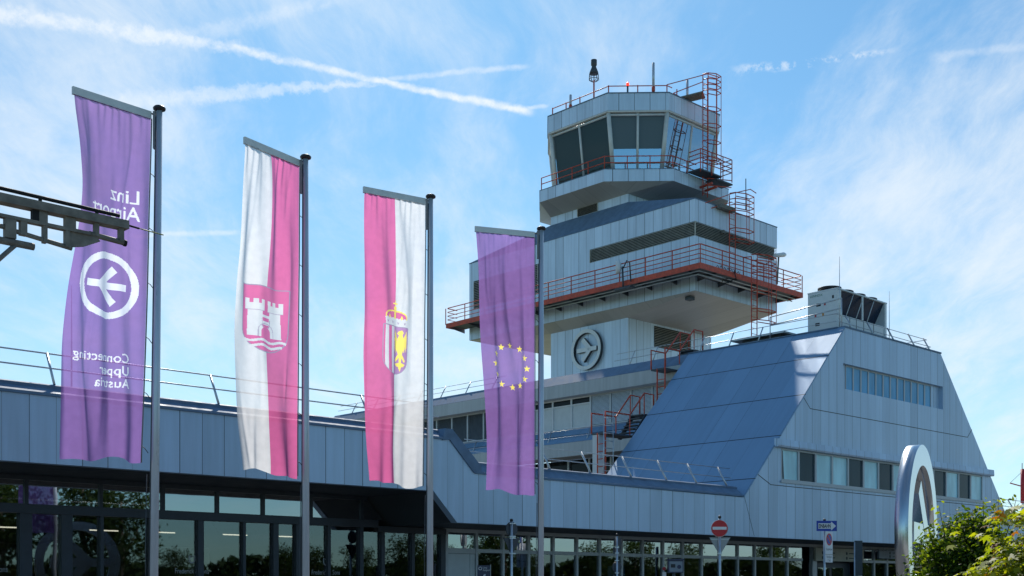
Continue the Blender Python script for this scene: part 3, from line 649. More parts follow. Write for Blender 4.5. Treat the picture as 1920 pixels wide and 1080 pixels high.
# roller blind behind the front glass; green sheet paints the left panes' reflection
wb2, wt2 = octa(4.06, 1.89), octa(4.48, 2.28)
def blind(i, f0, mat):
    j = (i + 1) % 8; b0_, b1_, t0_, t1_ = (*wb2[i], ZW0), (*wb2[j], ZW0), (*wt2[i], ZW1), (*wt2[j], ZW1)
    part('blind_or_reflection', MB().poly([lerp(b0_, t0_, f0), lerp(b1_, t1_, f0), lerp(b1_, t1_, .99), lerp(b0_, t0_, .99)]), mat, tw)
principled('blind_grey', (.20, .18, .16), .8); principled('reflected_green', (.02, .045, .03), .7); principled('ceiling_board', (.32, .29, .25), .8)
blind(0, .37, 'blind_grey'); blind(7, .06, 'reflected_green')  # second call makes the green reflection sheet, no blind
part('cab_ceiling', MB().ext_z(octa(4.4, 2.25), 28.30, 28.5), 'ceiling_board', tw)
part('cab_floor', MB().ext_z(octa(4.0, 1.9), 25.41, 25.44), 'dark_wall', tw)
part('console_desk', MB().ext_z(octa(3.4, 1.6), 25.44, 25.75), 'dark_wall', tw)
part('parapet', MB().ext_z(octa(4.8, 2.45), 28.54, 29.5), 'tower_sheet', tw)
part('parapet_soffit', MB().ext_z(octa(4.78, 2.44), 28.46, 28.535), 'mullion_beige', tw)
part('parapet_trim', MB().ext_z(octa(4.83, 2.46), 29.5, 29.55), 'coping_metal', tw)
# ring and aeroplane emblem on the shaft; dark sides paint its shadow line
bar, arms = emblem_polys(); RE = 1.18
def em(x, y, d): return (SA0 - d, 48.15 - x * RE, 15.5 + y * RE)
mb = MB(); n = 64
for i in range(n):
    a0, a1 = 2 * math.pi * i / n, 2 * math.pi * (i + 1) / n
    q = [(math.cos(a0), math.sin(a0)), (math.cos(a1), math.sin(a1)), (.82 * math.cos(a1), .82 * math.sin(a1)), (.82 * math.cos(a0), .82 * math.sin(a0))]
    for d0, d1 in ((.10, .22),):
        A = [em(x, y, d1) for x, y in q]; B = [em(x, y, .02) for x, y in q]
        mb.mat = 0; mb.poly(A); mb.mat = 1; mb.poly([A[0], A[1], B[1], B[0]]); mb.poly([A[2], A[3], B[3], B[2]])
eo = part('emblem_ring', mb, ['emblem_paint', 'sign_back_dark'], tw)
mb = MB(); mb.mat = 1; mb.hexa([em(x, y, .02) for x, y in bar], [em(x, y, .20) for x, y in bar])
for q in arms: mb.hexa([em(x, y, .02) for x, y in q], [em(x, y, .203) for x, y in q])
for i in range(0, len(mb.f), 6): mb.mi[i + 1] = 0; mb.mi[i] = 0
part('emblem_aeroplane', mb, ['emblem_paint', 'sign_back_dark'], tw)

# tower gallery (red steel walkway)
ga = thing('tower_gallery', 'red steel walkway with railing round the equipment storey of the tower', 'walkway', (50.3, 39, 17.7))
GA, GBb = 49.58, 38.2
part('deck', MB().box(GA + .05, BA0 - .02, GBb + .05, 58.1, 18.10, 18.16).box(BA0 - .02, 58.9, GBb + .05, BB0 - .02, 18.10, 18.16), 'dark_steel', ga)
part('edge_beam', MB().box(GA, GA + .05, GBb, 58.2, 17.98, 18.26), 'red_steel', ga)
part('edge_beam', MB().box(GA + .05, 58.95, GBb, GBb + .05, 17.98, 18.26), 'red_steel', ga)
part('end_beam', MB().box(GA + .05, BA0, 58.15, 58.2, 17.98, 18.24), 'red_steel', ga); part('end_beam', MB().box(58.9, 58.95, GBb + .05, BB0 + .3, 17.98, 18.24), 'red_steel', ga)
for i in range(12):
    b = GBb + 1.0 + i * 1.72
    part('bracket', MB().ext_b([(GA + .05, 18.09), (BA0, 18.09), (BA0, 17.86), (GA + .5, 18.0)], b, b + .05), 'dark_steel', ga)
for i in range(5):
    a = 51.3 + i * 1.8
    part('bracket', MB().ext_a([(GBb + .05, 18.09), (BB0, 18.09), (BB0, 17.86), (GBb + .5, 18.0)], a, a + .05), 'dark_steel', ga)
for z_, off_ in ((17.92, .25), (17.84, .5), (17.9, .75)):
    part('conduit', MB().tube([(GA + off_, 50, z_), (GA + off_, GBb + off_, z_), (58.6, GBb + off_, z_ - .03)], .03, 6), 'galvanised', ga)
for z_ in (19.22, 18.97, 18.73, 18.5):
    part('rail', MB().tube([(GA + .9, 58.15, z_), (GA + .12, 58.15, z_), (GA + .03, 58.05, z_), (GA + .03, GBb + .1, z_), (GA + .1, GBb + .03, z_), (58.8, GBb + .03, z_), (58.92, GBb + .15, z_), (58.92, BB0 - .1, z_)], .030 if z_ > 19 else .022, 6), 'red_steel', ga)
bs = [GBb + .03 + i * 1.82 for i in range(12)]
for b in bs: part('post', MB().tube([(GA + .03, b, 18.2), (GA + .03, b, 19.22)], .030, 6), 'red_steel', ga)
for i in range(1, 6): part('post', MB().tube([(GA + .03 + i * 1.86, GBb + .03, 18.2), (GA + .03 + i * 1.86, GBb + .03, 19.22)], .030, 6), 'red_steel', ga)
mb = MB()
for i in range(7):
    x0 = 50.9 + i * .3; mb.tube([(x0, GBb - .02, 18.28), (x0 + .07, GBb - .05, 18.34 + .05 * (i % 2)), (x0 + .15, GBb - .03, 18.3), (x0 + .25, GBb + .02, 18.27)], .018, 5)
mb.tube([(52.4, GBb - .04, 18.3), (52.5, GBb - .1, 17.95), (52.2, GBb + .2, 17.7), (51.7, GBb + .5, 17.62)], .03, 5).tube([(52.2, GBb, 17.9), (51.9, GBb + .3, 17.85), (52.0, GBb + .5, 17.6)], .025, 5)
part('cable', mb, 'black_plastic', ga)
# red railing of the cab platform and of the cab roof
ro = octa(5.2, 2.70)
t = thing('platform_railing', 'red double railing around the ledge below the cab windows', 'railing', (ro[0][0], ro[0][1], 25.06))
for z_ in (25.82, 25.46): part('rail', MB().tube([(*p, z_) for p in [ro[6], ro[7], ro[0], ro[1], lerp(ro[1], ro[2], .42)]], .028, 6), 'red_steel', t)
for p, q, n in ((ro[6], ro[7], 2), (ro[7], ro[0], 4), (ro[0], ro[1], 3), (ro[1], ro[2], 4)):
    for i in range(n):
        if p == ro[1] and i > 1: continue
        c = lerp(p, q, i / n); part('post', MB().tube([(*c, 25.06), (*c, 25.82)], .030, 6), 'red_steel', t)
rr = octa(4.55, 2.33)
t = thing('roof_railing', 'single bar red railing around the flat roof of the cab', 'railing', (rr[0][0], rr[0][1], 29.5))
part('rail', MB().tube([(*p, 30.02) for p in [rr[6], rr[7], rr[0], rr[1], lerp(rr[1], rr[2], .1)]], .028, 6), 'red_steel', t)
for p, q, n in ((rr[6], rr[7], 2), (rr[7], rr[0], 4), (rr[0], rr[1], 2), (rr[1], rr[2], 5)):
    for i in range(n):
        if p == rr[1] and i > 1: continue
        c = lerp(p, q, i / n); part('post', MB().tube([(*c, 29.5), (*c, 30.06)], .035, 6), 'red_steel', t)

# caged ladders
def caged_ladder(label, a0, a1, b, z0, z1, cz0, cz1, cage_w, depth, extra=(), dense=True):
    t = thing('caged_ladder', label, 'ladder', ((a0 + a1) / 2, b, z0))
    for a in (a0, a1): part('stringer', MB().tube([(a, b, z0), (a, b, z1)], .03, 6), 'red_steel', t)
    k = int((z1 - z0) / .3)
    for i in range(k): z = z0 + .15 + i * .3; part('rung', MB().tube([(a0, b, z), (a1, b, z)], .016, 5), 'red_steel', t)
    def hoop(z): return [(a0, b, z), (a0 + .1, b - depth * .55, z), (a0 + cage_w * .5, b - depth, z), (a0 + cage_w, b - depth * .9, z), (a0 + cage_w + .05, b - depth * .3, z), (a1 + .12, b + .02, z)]
    z = cz1; i = 0
    while z >= cz0:
        part('hoop', MB().tube(hoop(z), .028, 5), 'red_steel', t); z -= .32 if (dense and i < 3) else .95; i += 1
    part('hoop', MB().tube(hoop(cz0), .028, 5), 'red_steel', t)
    for k in (1, 2, 3, 4): part('cage_bar', MB().tube([hoop(cz0)[k], hoop(cz1)[k]], .02, 5), 'red_steel', t)
    for pts in extra: part('handrail', MB().tube(pts, .026, 6), 'red_steel', t)
    return t
caged_ladder('red caged ladder rising past the cab windows to the cab roof', 55.52, 55.95, 42.6, 24.0, 30.85, 26.0, 30.95, 1.05, .55,
             [[(53.4, 43.5, 30.0), (56.0, 42.6, 31.1), (56.7, 42.3, 31.0)], [(54.1, 43.6, 29.75), (55.52, 42.6, 30.5)], [(54.1, 43.6, 29.5), (54.1, 43.6, 29.75), (54.9, 43.4, 29.55)], [(56.0, 42.6, 31.1), (56.0, 42.6, 29.4)]])
t = thing('roof_hatch_platform', 'small grey metal platform projecting over the parapet at the ladder head', 'platform', (55.3, 43.1, 29.5))
part('deck', MB().hexa([(54.4, 43.5, 29.50), (55.5, 42.6, 29.9), (56.0, 42.8, 29.75), (55.2, 43.8, 29.5)], [(54.4, 43.5, 29.58), (55.5, 42.6, 29.98), (56.0, 42.8, 29.83), (55.2, 43.8, 29.58)]), 'bracket_grey', t)
lp = thing('ladder_landing', 'railed red landing with grey deck at the foot of the upper cage ladder', 'platform', (55.4, 42.4, 25.05))
part('deck', MB().box(54.5, 56.5, 42.0, 42.85, 25.12, 25.2), 'dark_steel', lp); part('lower_deck', MB().box(55.9, 57.4, 41.9, 42.7, 24.85, 24.93), 'dark_steel', lp)
for z_ in (26.3, 26.05, 25.8, 25.55): part('rail', MB().tube([(54.5, 42.8, z_ - .05), (54.55, 42.0, z_), (57.3, 41.9, z_), (57.35, 42.7, z_)], .028, 6), 'red_steel', lp)
for a, b in ((54.52, 42.0), (55.5, 41.95), (56.5, 41.92), (57.33, 41.9), (57.33, 42.7)): part('post', MB().tube([(a, b, 25.0), (a, b, 26.3)], .030, 6), 'red_steel', lp)
part('brace', MB().tube([(55.6, 42.0, 24.6), (55.6, 42.85, 24.55)], .07, 6), 'red_steel', lp); part('brace', MB().tube([(56.05, 42.0, 24.5), (56.05, 42.85, 24.45)], .07, 6), 'red_steel', lp)
for z_ in (25.05, 24.65): part('kick_rail', MB().tube([(55.5, 42.2, z_ - .15), (57.4, 42.0, z_ + .1)], .028, 6), 'red_steel', lp)
caged_ladder('red caged ladder on the right face of the equipment storey', 53.75, 54.28, 39.45, 18.2, 22.9, 20.5, 23.0, 1.5, .6,
             [[(51.4, 39.9, 21.9), (53.75, 39.3, 22.95)], [(51.9, 39.9, 21.75), (53.9, 39.4, 22.55)], [(53.75, 39.3, 22.95), (54.9, 38.9, 23.35), (55.3, 38.8, 23.2)]])
caged_ladder('red caged ladder hanging below the gallery down to the ridge roof', 53.16, 53.66, 37.6, 11.6, 19.1, 15.75, 19.2, 1.55, .55, [[(53.16, 37.6, 19.1), (53.3, 38.2, 19.2)], [(54.9, 37.6, 19.2), (55.4, 38.2, 19.25)]])
t = thing('roof_step', 'small metal step box at the roof edge beside the middle cage ladder', 'step', (53.4, 39.5, 22.2))
part('deck', MB().box(52.9, 54.2, 39.35, 39.70, 22.05, 22.27), 'bracket_grey', t); part('bracket', MB().box(53.3, 53.45, 39.5, 39.70, 20.8, 20.95), 'bracket_grey', t)

# aerials and small gear on the tower
def aerial(label, a, b, z0, z1, r, mat='galvanised', foot='red_steel', cat='antenna', group=None):
    t = thing('whip_antenna', label, cat, (a, b, z0), 'ab', group)
    part('rod', MB().tube([(a, b, z0 + .25), (a, b, z1)], r, 8), mat, t); part('foot', MB().tube([(a, b, z0), (a, b, z0 + .26)], r * 1.3, 8), foot, t); return t
aerial('tall grey stick antenna above the front edge of the cab roof', 52.7, 43.9, 29.55, 31.15, .075, 'pole_alu')
aerial('short grey stick antenna at the left end of the cab roof railing', 51.2, 48.9, 29.55, 30.4, .075, 'pole_alu')
aerial('grey stick antenna between the cab roof and its ladder cage', 55.75, 43.9, 29.55, 31.05, .075, 'pole_alu')
t = thing('discone_antenna', 'dark bottle shaped cage antenna on a post at the cab roof edge', 'antenna', (51.2, 47.05, 29.5))
part('mast', MB().tube([(51.2, 47.05, 29.5), (51.2, 47.05, 30.7)], .045, 8), 'red_steel', t)
part('body', MB().lathe([(.10, 31.05), (.26, 31.05), (.25, 31.15), (.13, 31.45), (.13, 31.52), (.17, 31.55), (.17, 31.85), (.1, 31.87)], 51.2, 47.05, 16), 'dark_steel', t)
for k in range(10):
    an = k * math.pi / 5; c_, s_ = math.cos(an), math.sin(an)
    part('cage_wire', MB().tube([(51.2 + .26 * c_, 47.05 + .26 * s_, 31.06), (51.2 + .28 * c_, 47.05 + .28 * s_, 30.72), (51.2 + .12 * c_, 47.05 + .12 * s_, 30.62)], .016, 5), 'dark_steel', t)
part('cage_ring', MB().tube([(51.2 + .28 * math.cos(k * math.pi / 8), 47.05 + .28 * math.sin(k * math.pi / 8), 30.74) for k in range(17)], .018, 5), 'dark_steel', t)
t = thing('obstruction_light', 'small lit red obstruction lamp on the cab roof railing', 'lamp', (52.0, 45.2, 29.5))
part('stem', MB().tube([(52.0, 45.2, 29.5), (52.0, 45.2, 30.05)], .05, 8), 'dark_steel', t); part('lens', MB().lathe([(.07, 30.05), (.085, 30.1), (.075, 30.2), (.03, 30.25)], 52.0, 45.2, 12), 'lamp_red', t)
aerial('thin whip antenna beside the middle ladder cage', 54.9, 39.2, 22.3, 24.0, .025, 'dark_steel', 'dark_steel')
for a, b, z0, z1, lb in ((41.9, 25.5, 11.5, 14.6, 'thin lightning rod standing in front of the chiller'), (48.4, 27.0, 11.5, 14.6, 'thin lightning rod on the right end of the office roof'), (12.0, 27.5, 5.6, 8.7, 'thin lightning rod on the hall roof behind the purple ring banner'), (21.6, 29.0, 5.6, 9.6, 'thin lightning rod on the hall roof behind the pink and white banner')):
    t = thing('lightning_rod', lb, 'lightning rod', (a, b, z0)); part('rod', MB().tube([(a, b, z0), (a, b, (z0 + z1) / 2), (a, b, z1)], [.022, .018, .008], 6), 'galvanised', t); part('foot', MB().tube([(a, b, z0), (a, b, z0 + .12)], .06, 8), 'dark_steel', t)
t = thing('dish_antenna', 'small white drum dish antenna on the left gallery railing', 'antenna', (49.5, 43.4, 18.2))
part('dish', MB().lathe([(.34, 0), (.36, .05), (.36, .2), (.2, .28), (.08, .3)], 0, 0, 20).map(lambda x, y, z: (49.3 + x * .5 + z * .6, 43.7 - z * .8 + x * .8 * .6, 19.0 + y)), 'sign_white', t)
part('bracket', MB().tube([(49.45, 43.35, 19.0), (49.45, 43.3, 17.75)], .05, 6).tube([(49.45, 43.3, 18.9), (49.4, 43.0, 19.25), (49.4, 42.8, 19.1), (49.5, 42.8, 18.1)], .035, 6), 'dark_steel', t)
part('support', MB().box(49.2, 49.62, 42.6, 43.7, 17.72, 17.82), 'dark_steel', t)
t = thing('camera_housing', 'pale tubular camera on the gallery railing at the right tower edge', 'camera', (56.4, 38.2, 18.3))
part('housing', MB().tube([(55.9, 38.0, 19.75), (56.8, 38.05, 19.98), (56.95, 38.05, 20.0)], [.10, .13, .09], 10), 'sign_white', t)
part('mount', MB().tube([(56.4, 38.2, 18.3), (56.4, 38.1, 19.8)], .05, 6), 'bracket_grey', t)
t = thing('floodlight', 'small lamp under the dark soffit of the equipment storey', 'lamp', (51.7, 40.5, 17.2))
part('body', MB().box(51.55, 51.95, 40.4, 40.75, 17.08, 17.26), 'dark_steel', t)

# ------------------------------------------------------------------ red steel roof stairs
def stair(label, a0, a1, z0, a2, z2, b0, b1, ladder=None):
    """landing a0..a1 at z0, flight up to a2,z2"""
    t = thing('roof_stair', label, 'stairs', (a0, b0, z0))
    part('landing', MB().box(a0, a1, b0, b1, z0 - .06, z0), 'dark_steel', t)
    n = 6
    for i in range(n):
        f0 = i / n; a = a1 - .2 + (a2 - a1 + .2) * f0; z = z0 + (z2 - z0) * (i + 1) / n
        part('tread', MB().box(a, a + .26, b0 + .05, b1 - .05, z - .04, z), 'dark_steel', t)
    for b in (b0, b1):
        part('stringer', MB().hexa([(a1 - .25, b - .02, z0 - .1), (a1 - .02, b - .02, z0 - .1), (a2 + .25, b - .02, z2), (a2, b - .02, z2)], [(a1 - .25, b + .02, z0 - .1), (a1 - .02, b + .02, z0 - .1), (a2 + .25, b + .02, z2), (a2, b + .02, z2)]), 'dark_steel', t)
        part('handrail', MB().tube([(a0 + .02, b, z0), (a0 + .02, b, z0 + .82), (a1 - .35, b, z0 + .82), (a2 - .05, b, z2 + .85), (a2 + .55, b, z2 + .85), (a2 + .55, b, z2)], .034, 6), 'red_steel', t)
        part('baluster', MB().tube([(a1 - .35, b, z0), (a1 - .35, b, z0 + .82)], .024, 6), 'red_steel', t); part('baluster', MB().tube([(a2 - .05, b, z2), (a2 - .05, b, z2 + .85)], .024, 6), 'red_steel', t)
    part('top_landing', MB().box(a2, a2 + .8, b0, b1, z2 - .05, z2), 'dark_steel', t)
    if ladder:
        for b in (b0, b0 + .42): part('ladder_rail', MB().tube([(a0 + .02, b, ladder), (a0 + .02, b, z0)], .034, 6), 'red_steel', t)
        for i in range(int((z0 - ladder) / .3)): part('rung', MB().tube([(a0 + .02, b0, ladder + .1 + i * .3), (a0 + .02, b0 + .42, ladder + .1 + i * .3)], .018, 5), 'red_steel', t)
    return t
stair('upper red handrail stair at the ridge by the tower foot', 39.57, 40.9, 10.88, 41.6, 11.9, 32.35, 33.1, 9.1)
stair('lower red handrail stair on the edge of the blue sloped roof', 35.86, 37.7, 7.85, 38.3, 8.8, 32.35, 33.1, 5.2)
t = thing('access_post', 'pale boxed post with galvanised ladder below the lower red stair', 'ladder', (35.8, 32.9, 5.1))
part('post', MB().box(35.88, 36.2, 32.7, 33.05, 5.0, 7.78), 'frame_white', t)
for a in (35.72, 36.28): part('stringer', MB().tube([(a, 32.3, 5.2), (a, 32.3, 8.75)], .02, 6), 'galvanised', t)
for i in range(11): part('rung', MB().tube([(35.72, 32.3, 5.4 + i * .3), (36.28, 32.3, 5.4 + i * .3)], .014, 5), 'galvanised', t)

# ------------------------------------------------------------------ flagpoles and banners
def sstep(x): return x * x * (3 - 2 * x)
def fill(grid, poly, val, X, Y):
    """paint a polygon into the colour grid (even-odd)"""
    poly = np.asarray(poly, float); ins = np.zeros(X.shape, bool); n = len(poly)
    xa, xb, ya, yb = poly[:, 0].min(), poly[:, 0].max(), poly[:, 1].min(), poly[:, 1].max()
    sel = (X >= xa) & (X <= xb) & (Y >= ya) & (Y <= yb)
    if not sel.any(): return
    x, y = X[sel], Y[sel]; r = np.zeros(x.shape, bool)
    for i in range(n):
        x0, y0 = poly[i]; x1, y1 = poly[(i + 1) % n]
        if y0 == y1: continue
        c = ((y0 > y) != (y1 > y)) & (x < (x1 - x0) * (y - y0) / (y1 - y0) + x0); r ^= c
    ins[sel] = r; grid[ins] = val
def fill_text(grid, body, size, x0, y0, val, X, Y, sx=1.0):
    vs, fs = text2d(body, size, sx, 'LEFT', size * .009)
    for f in fs: fill(grid, [(x0 + vs[i][0], y0 - vs[i][1]) for i in f], val, X, Y)
def stroke(grid, pts, wd, val, X, Y):
    for p, q in zip(pts, pts[1:]):
        p, q = Vector(p), Vector(q); d = (q - p); L = d.length
        if L < 1e-6: continue
        d /= L; n = Vector((-d.y, d.x)) * wd * .5; p -= d * wd * .2; q += d * wd * .2
        fill(grid, [p - n, q - n, q + n, p + n], val, X, Y)

WF, HF = 1.17, 5.0
def banner(label, Y0, ztop, zbot, table, paint, mats, names, seed, fold, group):
    nu, nv = 150, 620; rng = np.random.RandomState(seed)
    vt = np.array([r[0] for r in table]); hx = np.array([r[1] for r in table]); an = np.radians([r[2] for r in table])
    u = np.linspace(0, 1, nu + 1); v = np.linspace(0, 1, nv + 1)
    def sm(val):   # smooth curve through the table
        c = np.interp(v, vt, val); k = 61; pad = np.pad(c, k // 2, mode='edge'); return np.convolve(pad, np.ones(k) / k, mode='valid')
    HX, AN = sm(hx), sm(an); H = ztop - zbot
    U, V = np.meshgrid(u, v)
    hxg, ang = HX[:, None], AN[:, None]
    ex, ey = -np.cos(ang), -np.sin(ang); nx, ny = np.sin(ang), -np.cos(ang)      # n points to the camera side
    d = np.zeros_like(U); vv = V * H
    gather = np.exp(-V * 13)
    for f_, ph, am, dr in fold:                                                  # long hanging folds
        env = np.clip(V * 3.0, 0, 1) ** .7 * (0.55 + 0.45 * np.sin(V * 5.0 + ph))
        d += 3.0 * am * env * np.sin(2 * np.pi * (f_ * U + dr * V) + ph)
    for i in range(5):                                                           # small gathers below the top bar
        d += gather * .006 * np.sin(2 * np.pi * (U * (5 + i * 1.9) + .4 * np.sin(V * 9 + i)) + rng.rand() * 6)
    for i in range(16):                                                          # slanting creases
        cu, cv, sl_, ln = rng.rand(), rng.rand(), rng.uniform(-1.2, 1.2), rng.uniform(.3, .9)
        q = (U - cu) * WF - sl_ * .35 * (V - cv) * H * .3
        d += rng.uniform(.008, .026) * np.exp(-(q / rng.uniform(.03, .075)) ** 2) * np.exp(-(((V - cv) * H) / ln) ** 2) * rng.choice([-1, 1])
    d += .05 * np.sin(V * 4 + seed) * U * sstep(np.clip(V * 2, 0, 1))
    d *= np.clip(U * 6, 0, 1)                                                    # hoist edge is held by its clips
    fx = hxg + U * WF * ex + d * nx; fy = Y0 + U * WF * ey + d * ny
    fz = ztop - V * H + V ** 9 * (.035 * np.sin(U * 5.5 + seed * 2) + .02 * np.sin(U * 13 + seed)) - .018 * np.sin(U * 7 + seed) * V * U - .006 * np.abs(np.sin(U * 11 + seed)) * (V > .995)
    co = np.stack([fx, fy, fz], -1).reshape(-1, 3)
    base = (table[0][1], Y0, zbot); t = thing('banner', label, 'banner', base, 'w', group)
    Xc, Yc = np.meshgrid((u[:-1] + u[1:]) / 2 * WF, (v[:-1] + v[1:]) / 2 * H)
    grid = np.zeros(Xc.shape, int); paint(grid, Xc, Yc)
    ii, jj = np.meshgrid(np.arange(nv), np.arange(nu), indexing='ij'); a = ii * (nu + 1) + jj
    quads = np.stack([a, a + 1, a + nu + 2, a + nu + 1], -1).reshape(-1, 4); gf = grid.reshape(-1)
    # surface normals of the whole sheet, so that printed parts shade as one cloth
    P_ = np.stack([fx, fy, fz], -1); du_ = np.gradient(P_, axis=1); dv_ = np.gradient(P_, axis=0); N_ = np.cross(du_, dv_); N_ /= np.linalg.norm(N_, axis=-1, keepdims=True); N_ = N_.reshape(-1, 3)
    groups = {}
    for k, nm in enumerate(names): groups.setdefault(nm, []).append(k)
    for nm, ks in groups.items():
        sel = np.isin(gf, ks)
        if not sel.any(): continue
        qd = quads[sel]; us, inv = np.unique(qd, return_inverse=True); inv = inv.reshape(-1, 4)
        me = bpy.data.meshes.new(nm); me.vertices.add(len(us)); me.vertices.foreach_set('co', (co[us] - np.array(base)).astype(np.float32).ravel())
        me.loops.add(inv.size); me.loops.foreach_set('vertex_index', inv.astype(np.int32).ravel())
        me.polygons.add(len(inv)); me.polygons.foreach_set('loop_start', np.arange(0, inv.size, 4, dtype=np.int32)); me.polygons.foreach_set('loop_total', np.full(len(inv), 4, np.int32))
        for k in ks: me.materials.append(MATS[mats[k]])
        lut = {k: i for i, k in enumerate(ks)}; me.polygons.foreach_set('material_index', np.array([lut[x] for x in gf[sel]], np.int32))
        me.polygons.foreach_set('use_smooth', np.ones(len(inv), bool)); me.update(calc_edges=True); me.validate()
        me.normals_split_custom_set_from_vertices(N_[us].tolist())
        o = bpy.data.objects.new(nm, me); C.objects.link(o); o.parent = t; ORG[o.name] = base
    # top bar, edge rope with clips
    e0 = (-math.cos(AN[0]), -math.sin(AN[0]))
    x0, y0 = HX[0] + .13 * -e0[0], Y0 + .13 * -e0[1]; x1, y1 = HX[0] + (WF + .02) * e0[0], Y0 + (WF + .02) * e0[1]
    nx0, ny0 = -e0[1] * .02, e0[0] * .02
    xs, ys = HX[0], Y0
    part('top_bar', MB().hexa([(xs - nx0, ys - ny0, ztop - .005), (x1 - nx0, y1 - ny0, ztop - .005), (x1 + nx0, y1 + ny0, ztop - .005), (xs + nx0, ys + ny0, ztop - .005)],
                              [(xs - nx0, ys - ny0, ztop + .10), (x1 - nx0, y1 - ny0, ztop + .10), (x1 + nx0, y1 + ny0, ztop + .10), (xs + nx0, ys + ny0, ztop + .10)]), 'bar_grey', t)
    part('bar_link', MB().tube([(xs, ys, ztop + .08), (x0, y0, ztop + .06)], .012, 6), 'dark_steel', t)
    rp = [(float(HX[i]) + .012, Y0, ztop - v[i] * H) for i in range(0, nv + 1, 31)]
    part('edge_rope', MB().tube(rp, .010, 6), 'grey_plastic', t)
    for k in range(1, 7):
        i = int(k / 6.3 * nv); z = ztop - v[i] * H
        part('clip', MB().tube([(float(HX[i]) + .01, Y0, z), (float(HX[i]) + .05, Y0 + .01, z - .03), (float(HX[i]) + .10, Y0 + .01, z - .10)], .006, 5), 'dark_steel', t)
    return t

def flagpole(label, xb, xt, Y0, zt, group):
    t = thing('flagpole', label, 'flagpole', (xb, Y0, 0), 'w', group)
    part('shaft', MB().tube([(xb, Y0, 0), (xb + (xt - xb) * .55, Y0, zt * .55), (xt, Y0, zt)], [.064, .056, .043], 20), 'pole_alu', t)
    part('groove', MB().tube([(xb - .058, Y0 - .034, .3), (xt - .042, Y0 - .026, zt - .1)], .010, 6), 'dark_steel', t)
    part('cap', MB().lathe([(.05, zt - .01), (.085, zt + .005), (.09, zt + .03), (.07, zt + .055), (.03, zt + .065)], xt, Y0, 20), 'black_plastic', t)
    part('arm_holder', MB().box(xt - .085, xt - .047, Y0 - .03, Y0 + .03, zt - .55, zt - .02), 'grey_plastic', t)
    part('halyard', MB().tube([(xb - .075, Y0 - .04, .9), (xb - .085, Y0 - .05, 2.2), (xb - .068 , Y0 - .04, 3.3)], .006, 5), 'dark_steel', t)
    part('base_sleeve', MB().lathe([(.10, 0), (.10, .25), (.075, .3)], xb, Y0, 16), 'galvanised', t)
    return t
PG, BG = 'flagpoles in a row before the terminal', 'banners hanging on the flagpoles'
flagpole('nearest flagpole, slightly leaning, carrying the purple banner with white lettering', -5.135, -5.035, 17.3, 8.50, PG)
flagpole('flagpole carrying the white and pink banner with the castle shield', -3.27, -3.27, 19.2, 8.48, PG)
flagpole('flagpole carrying the pink and white banner with the crowned eagle shield', -1.445, -1.423, 21.2, 8.50, PG)
flagpole('farthest flagpole, carrying the purple banner with the ring of yellow stars', .545, .562, 23.2, 8.53, PG)

def paint_logo(g, X, Y):
    # x runs from the hoist to the fly: lettering reads mirrored from this side, as on the photographed back of the cloth
    fill_text(g, 'Linz', .275, .18, 1.29, 1, X, Y, .95); fill_text(g, 'Airport', .275, .18, 1.525, 1, X, Y, .86)
    cx, cy, rr_ = .585, 2.48, .455; r2 = (X - cx) ** 2 + (Y - cy) ** 2
    g[(r2 < rr_ ** 2) & (r2 > (rr_ * .80) ** 2)] = 2
    bar, arms = emblem_polys()
    for q in [bar] + arms: fill(g, [(cx + x * rr_, cy - y * rr_) for x, y in q], 2, X, Y)
    for i, s_ in enumerate(('Connecting', 'Upper', 'Austria')): fill_text(g, s_, .185, .22, 3.53 + i * .18, 1, X, Y, .95)
def shield_outline(cx, cy, w_, h_, n=14):
    pts = [(cx - w_ / 2, cy - h_ / 2), (cx + w_ / 2, cy - h_ / 2), (cx + w_ / 2, cy + h_ * .18)]
    for i in range(1, n): an = math.pi * i / n; pts.append((cx + w_ / 2 * math.cos(an), cy + h_ * .18 + h_ * .32 * math.sin(an)))
    pts.append((cx - w_ / 2, cy + h_ * .18)); return pts
